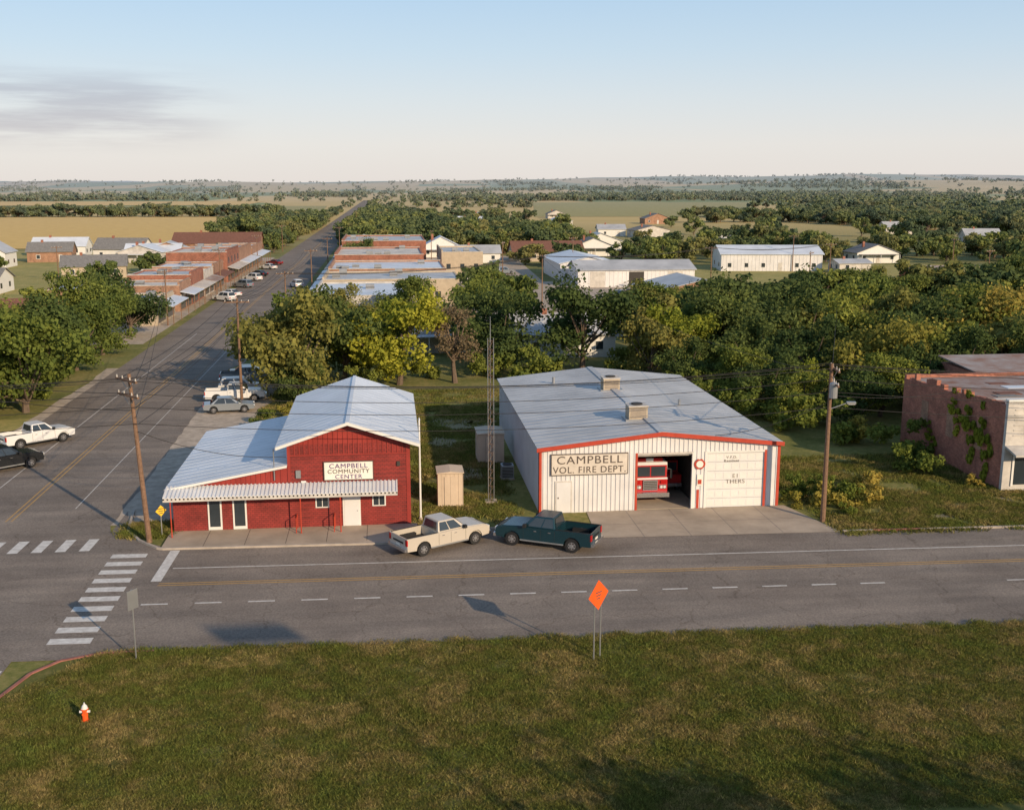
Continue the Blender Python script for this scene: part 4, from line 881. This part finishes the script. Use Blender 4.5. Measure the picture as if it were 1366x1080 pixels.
# ---------------------------------------------------------------- grass tufts
def blade_mat(name,dark,light,dry):
    m=bpy.data.materials.new(name); N,L=nt(m); N.remove(N['Principled BSDF']); out=N['Material Output']
    g=N.new('ShaderNodeNewGeometry'); n=N.new('ShaderNodeTexNoise'); n.inputs['Scale'].default_value=.33; n.inputs['Detail'].default_value=8; n.inputs['Roughness'].default_value=.8; L.new(g.outputs['Position'],n.inputs['Vector'])
    r=N.new('ShaderNodeValToRGB'); r.color_ramp.elements[0].position=.38; r.color_ramp.elements[0].color=(*light,1); r.color_ramp.elements[1].position=.62; r.color_ramp.elements[1].color=(*dry,1); e=r.color_ramp.elements.new(.49); e.color=(*dark,1); L.new(n.outputs['Fac'],r.inputs[0])
    oi=N.new('ShaderNodeObjectInfo'); mr=N.new('ShaderNodeMapRange'); mr.inputs['To Min'].default_value=.5; mr.inputs['To Max'].default_value=1.5; L.new(oi.outputs['Random'],mr.inputs['Value'])
    h=N.new('ShaderNodeHueSaturation'); h.inputs['Saturation'].default_value=.95; L.new(mr.outputs[0],h.inputs['Value']); L.new(r.outputs[0],h.inputs['Color'])
    d=N.new('ShaderNodeBsdfDiffuse'); t=N.new('ShaderNodeBsdfTranslucent'); mx=N.new('ShaderNodeMixShader'); mx.inputs[0].default_value=.35
    L.new(h.outputs[0],d.inputs[0]); L.new(h.outputs[0],t.inputs[0]); L.new(d.outputs[0],mx.inputs[1]); L.new(t.outputs[0],mx.inputs[2]); L.new(mx.outputs[0],out.inputs[0]); return m
BM=blade_mat('grass_blades',(.175,.175,.04),(.155,.19,.036),(.35,.265,.10))
mb=MB(); gg=random.Random(3)
for i in range(18):
    a_=gg.uniform(0,6.28); px,py=gg.uniform(-.22,.22),gg.uniform(-.22,.22); hh=gg.uniform(.04,.10); wd=.015; dx,dy=math.cos(a_),math.sin(a_); lx,ly=gg.uniform(-.05,.05),gg.uniform(-.05,.05)
    mb.poly([(px-dx*wd,py-dy*wd,0),(px+dx*wd,py+dy*wd,0),(px+lx+dx*wd*.6,py+ly+dy*wd*.6,hh*.7),(px+lx*1.8,py+ly*1.8,hh),(px+lx-dx*wd*.6,py+ly-dy*wd*.6,hh*.7)],BM)
tuft=mb.build('grass_tuft',loc=(-2,44,.1),recalc=False)
pts=[];scs=[]
n=92000; X=rng.uniform(-19,36,n); Y=rng.uniform(32,49.2,n); U=rng.random(n)
for x,y,u in zip(X,Y,U):
    if not inlawn(x,y): continue
    D_=x*.1132+y*.9936; rr=x*.9936-y*.1132
    if abs(rr)>.5*D_+2: continue
    c1=noise.noise(Vector((x*1.3,y*1.3,4))); c2=noise.noise(Vector((x*.35,y*.35,14)))
    if u>.80+.6*c1+.45*c2: continue
    s=random.uniform(.7,1.35); pts.append((x,y,.1)); scs.append((s,s,s*(.75+.9*max(0,c1)+.7*max(0,c2))))
n=len(pts); print('tufts',n)
instancer('grass',pts,[(random.uniform(-.2,.2),random.uniform(-.2,.2),random.uniform(0,6.28)) for _ in range(n)],scs,tuft)
pts=[]
for _ in range(26000):
    x,y=random.choice([(random.uniform(1.5,9.3),random.uniform(64.8,104)),(random.uniform(26.8,44),random.uniform(61.6,80)),(random.uniform(-16.5,-13.6),random.uniform(64.6,80)),(random.uniform(-12,40),random.uniform(93,112)),(random.uniform(27,60),random.uniform(61,68.5))])
    if 8<x<27.4 and y<93.5: continue
    if x<1.5 and y>65.9 and y<82 and x>-13.7: continue
    if x<-13.5 and (y<65.4 or y>68): continue
    if any(((x-a)/c)**2+((y-b)/d)**2<.7 and random.random()<.8 for a,b,c,d in dirts): continue
    if x<27.6 and x>12 and y<67.5: continue
    if noise.noise(Vector((x*.4,y*.4,6)))<-.25: continue
    pts.append((x,y,0))
n=len(pts)
instancer('verge_grass',pts,[(0,0,random.uniform(0,6.28)) for _ in range(n)],[(s*1.6,s*1.6,s*1.8) for s in rng.uniform(.7,1.6,n)],tuft)
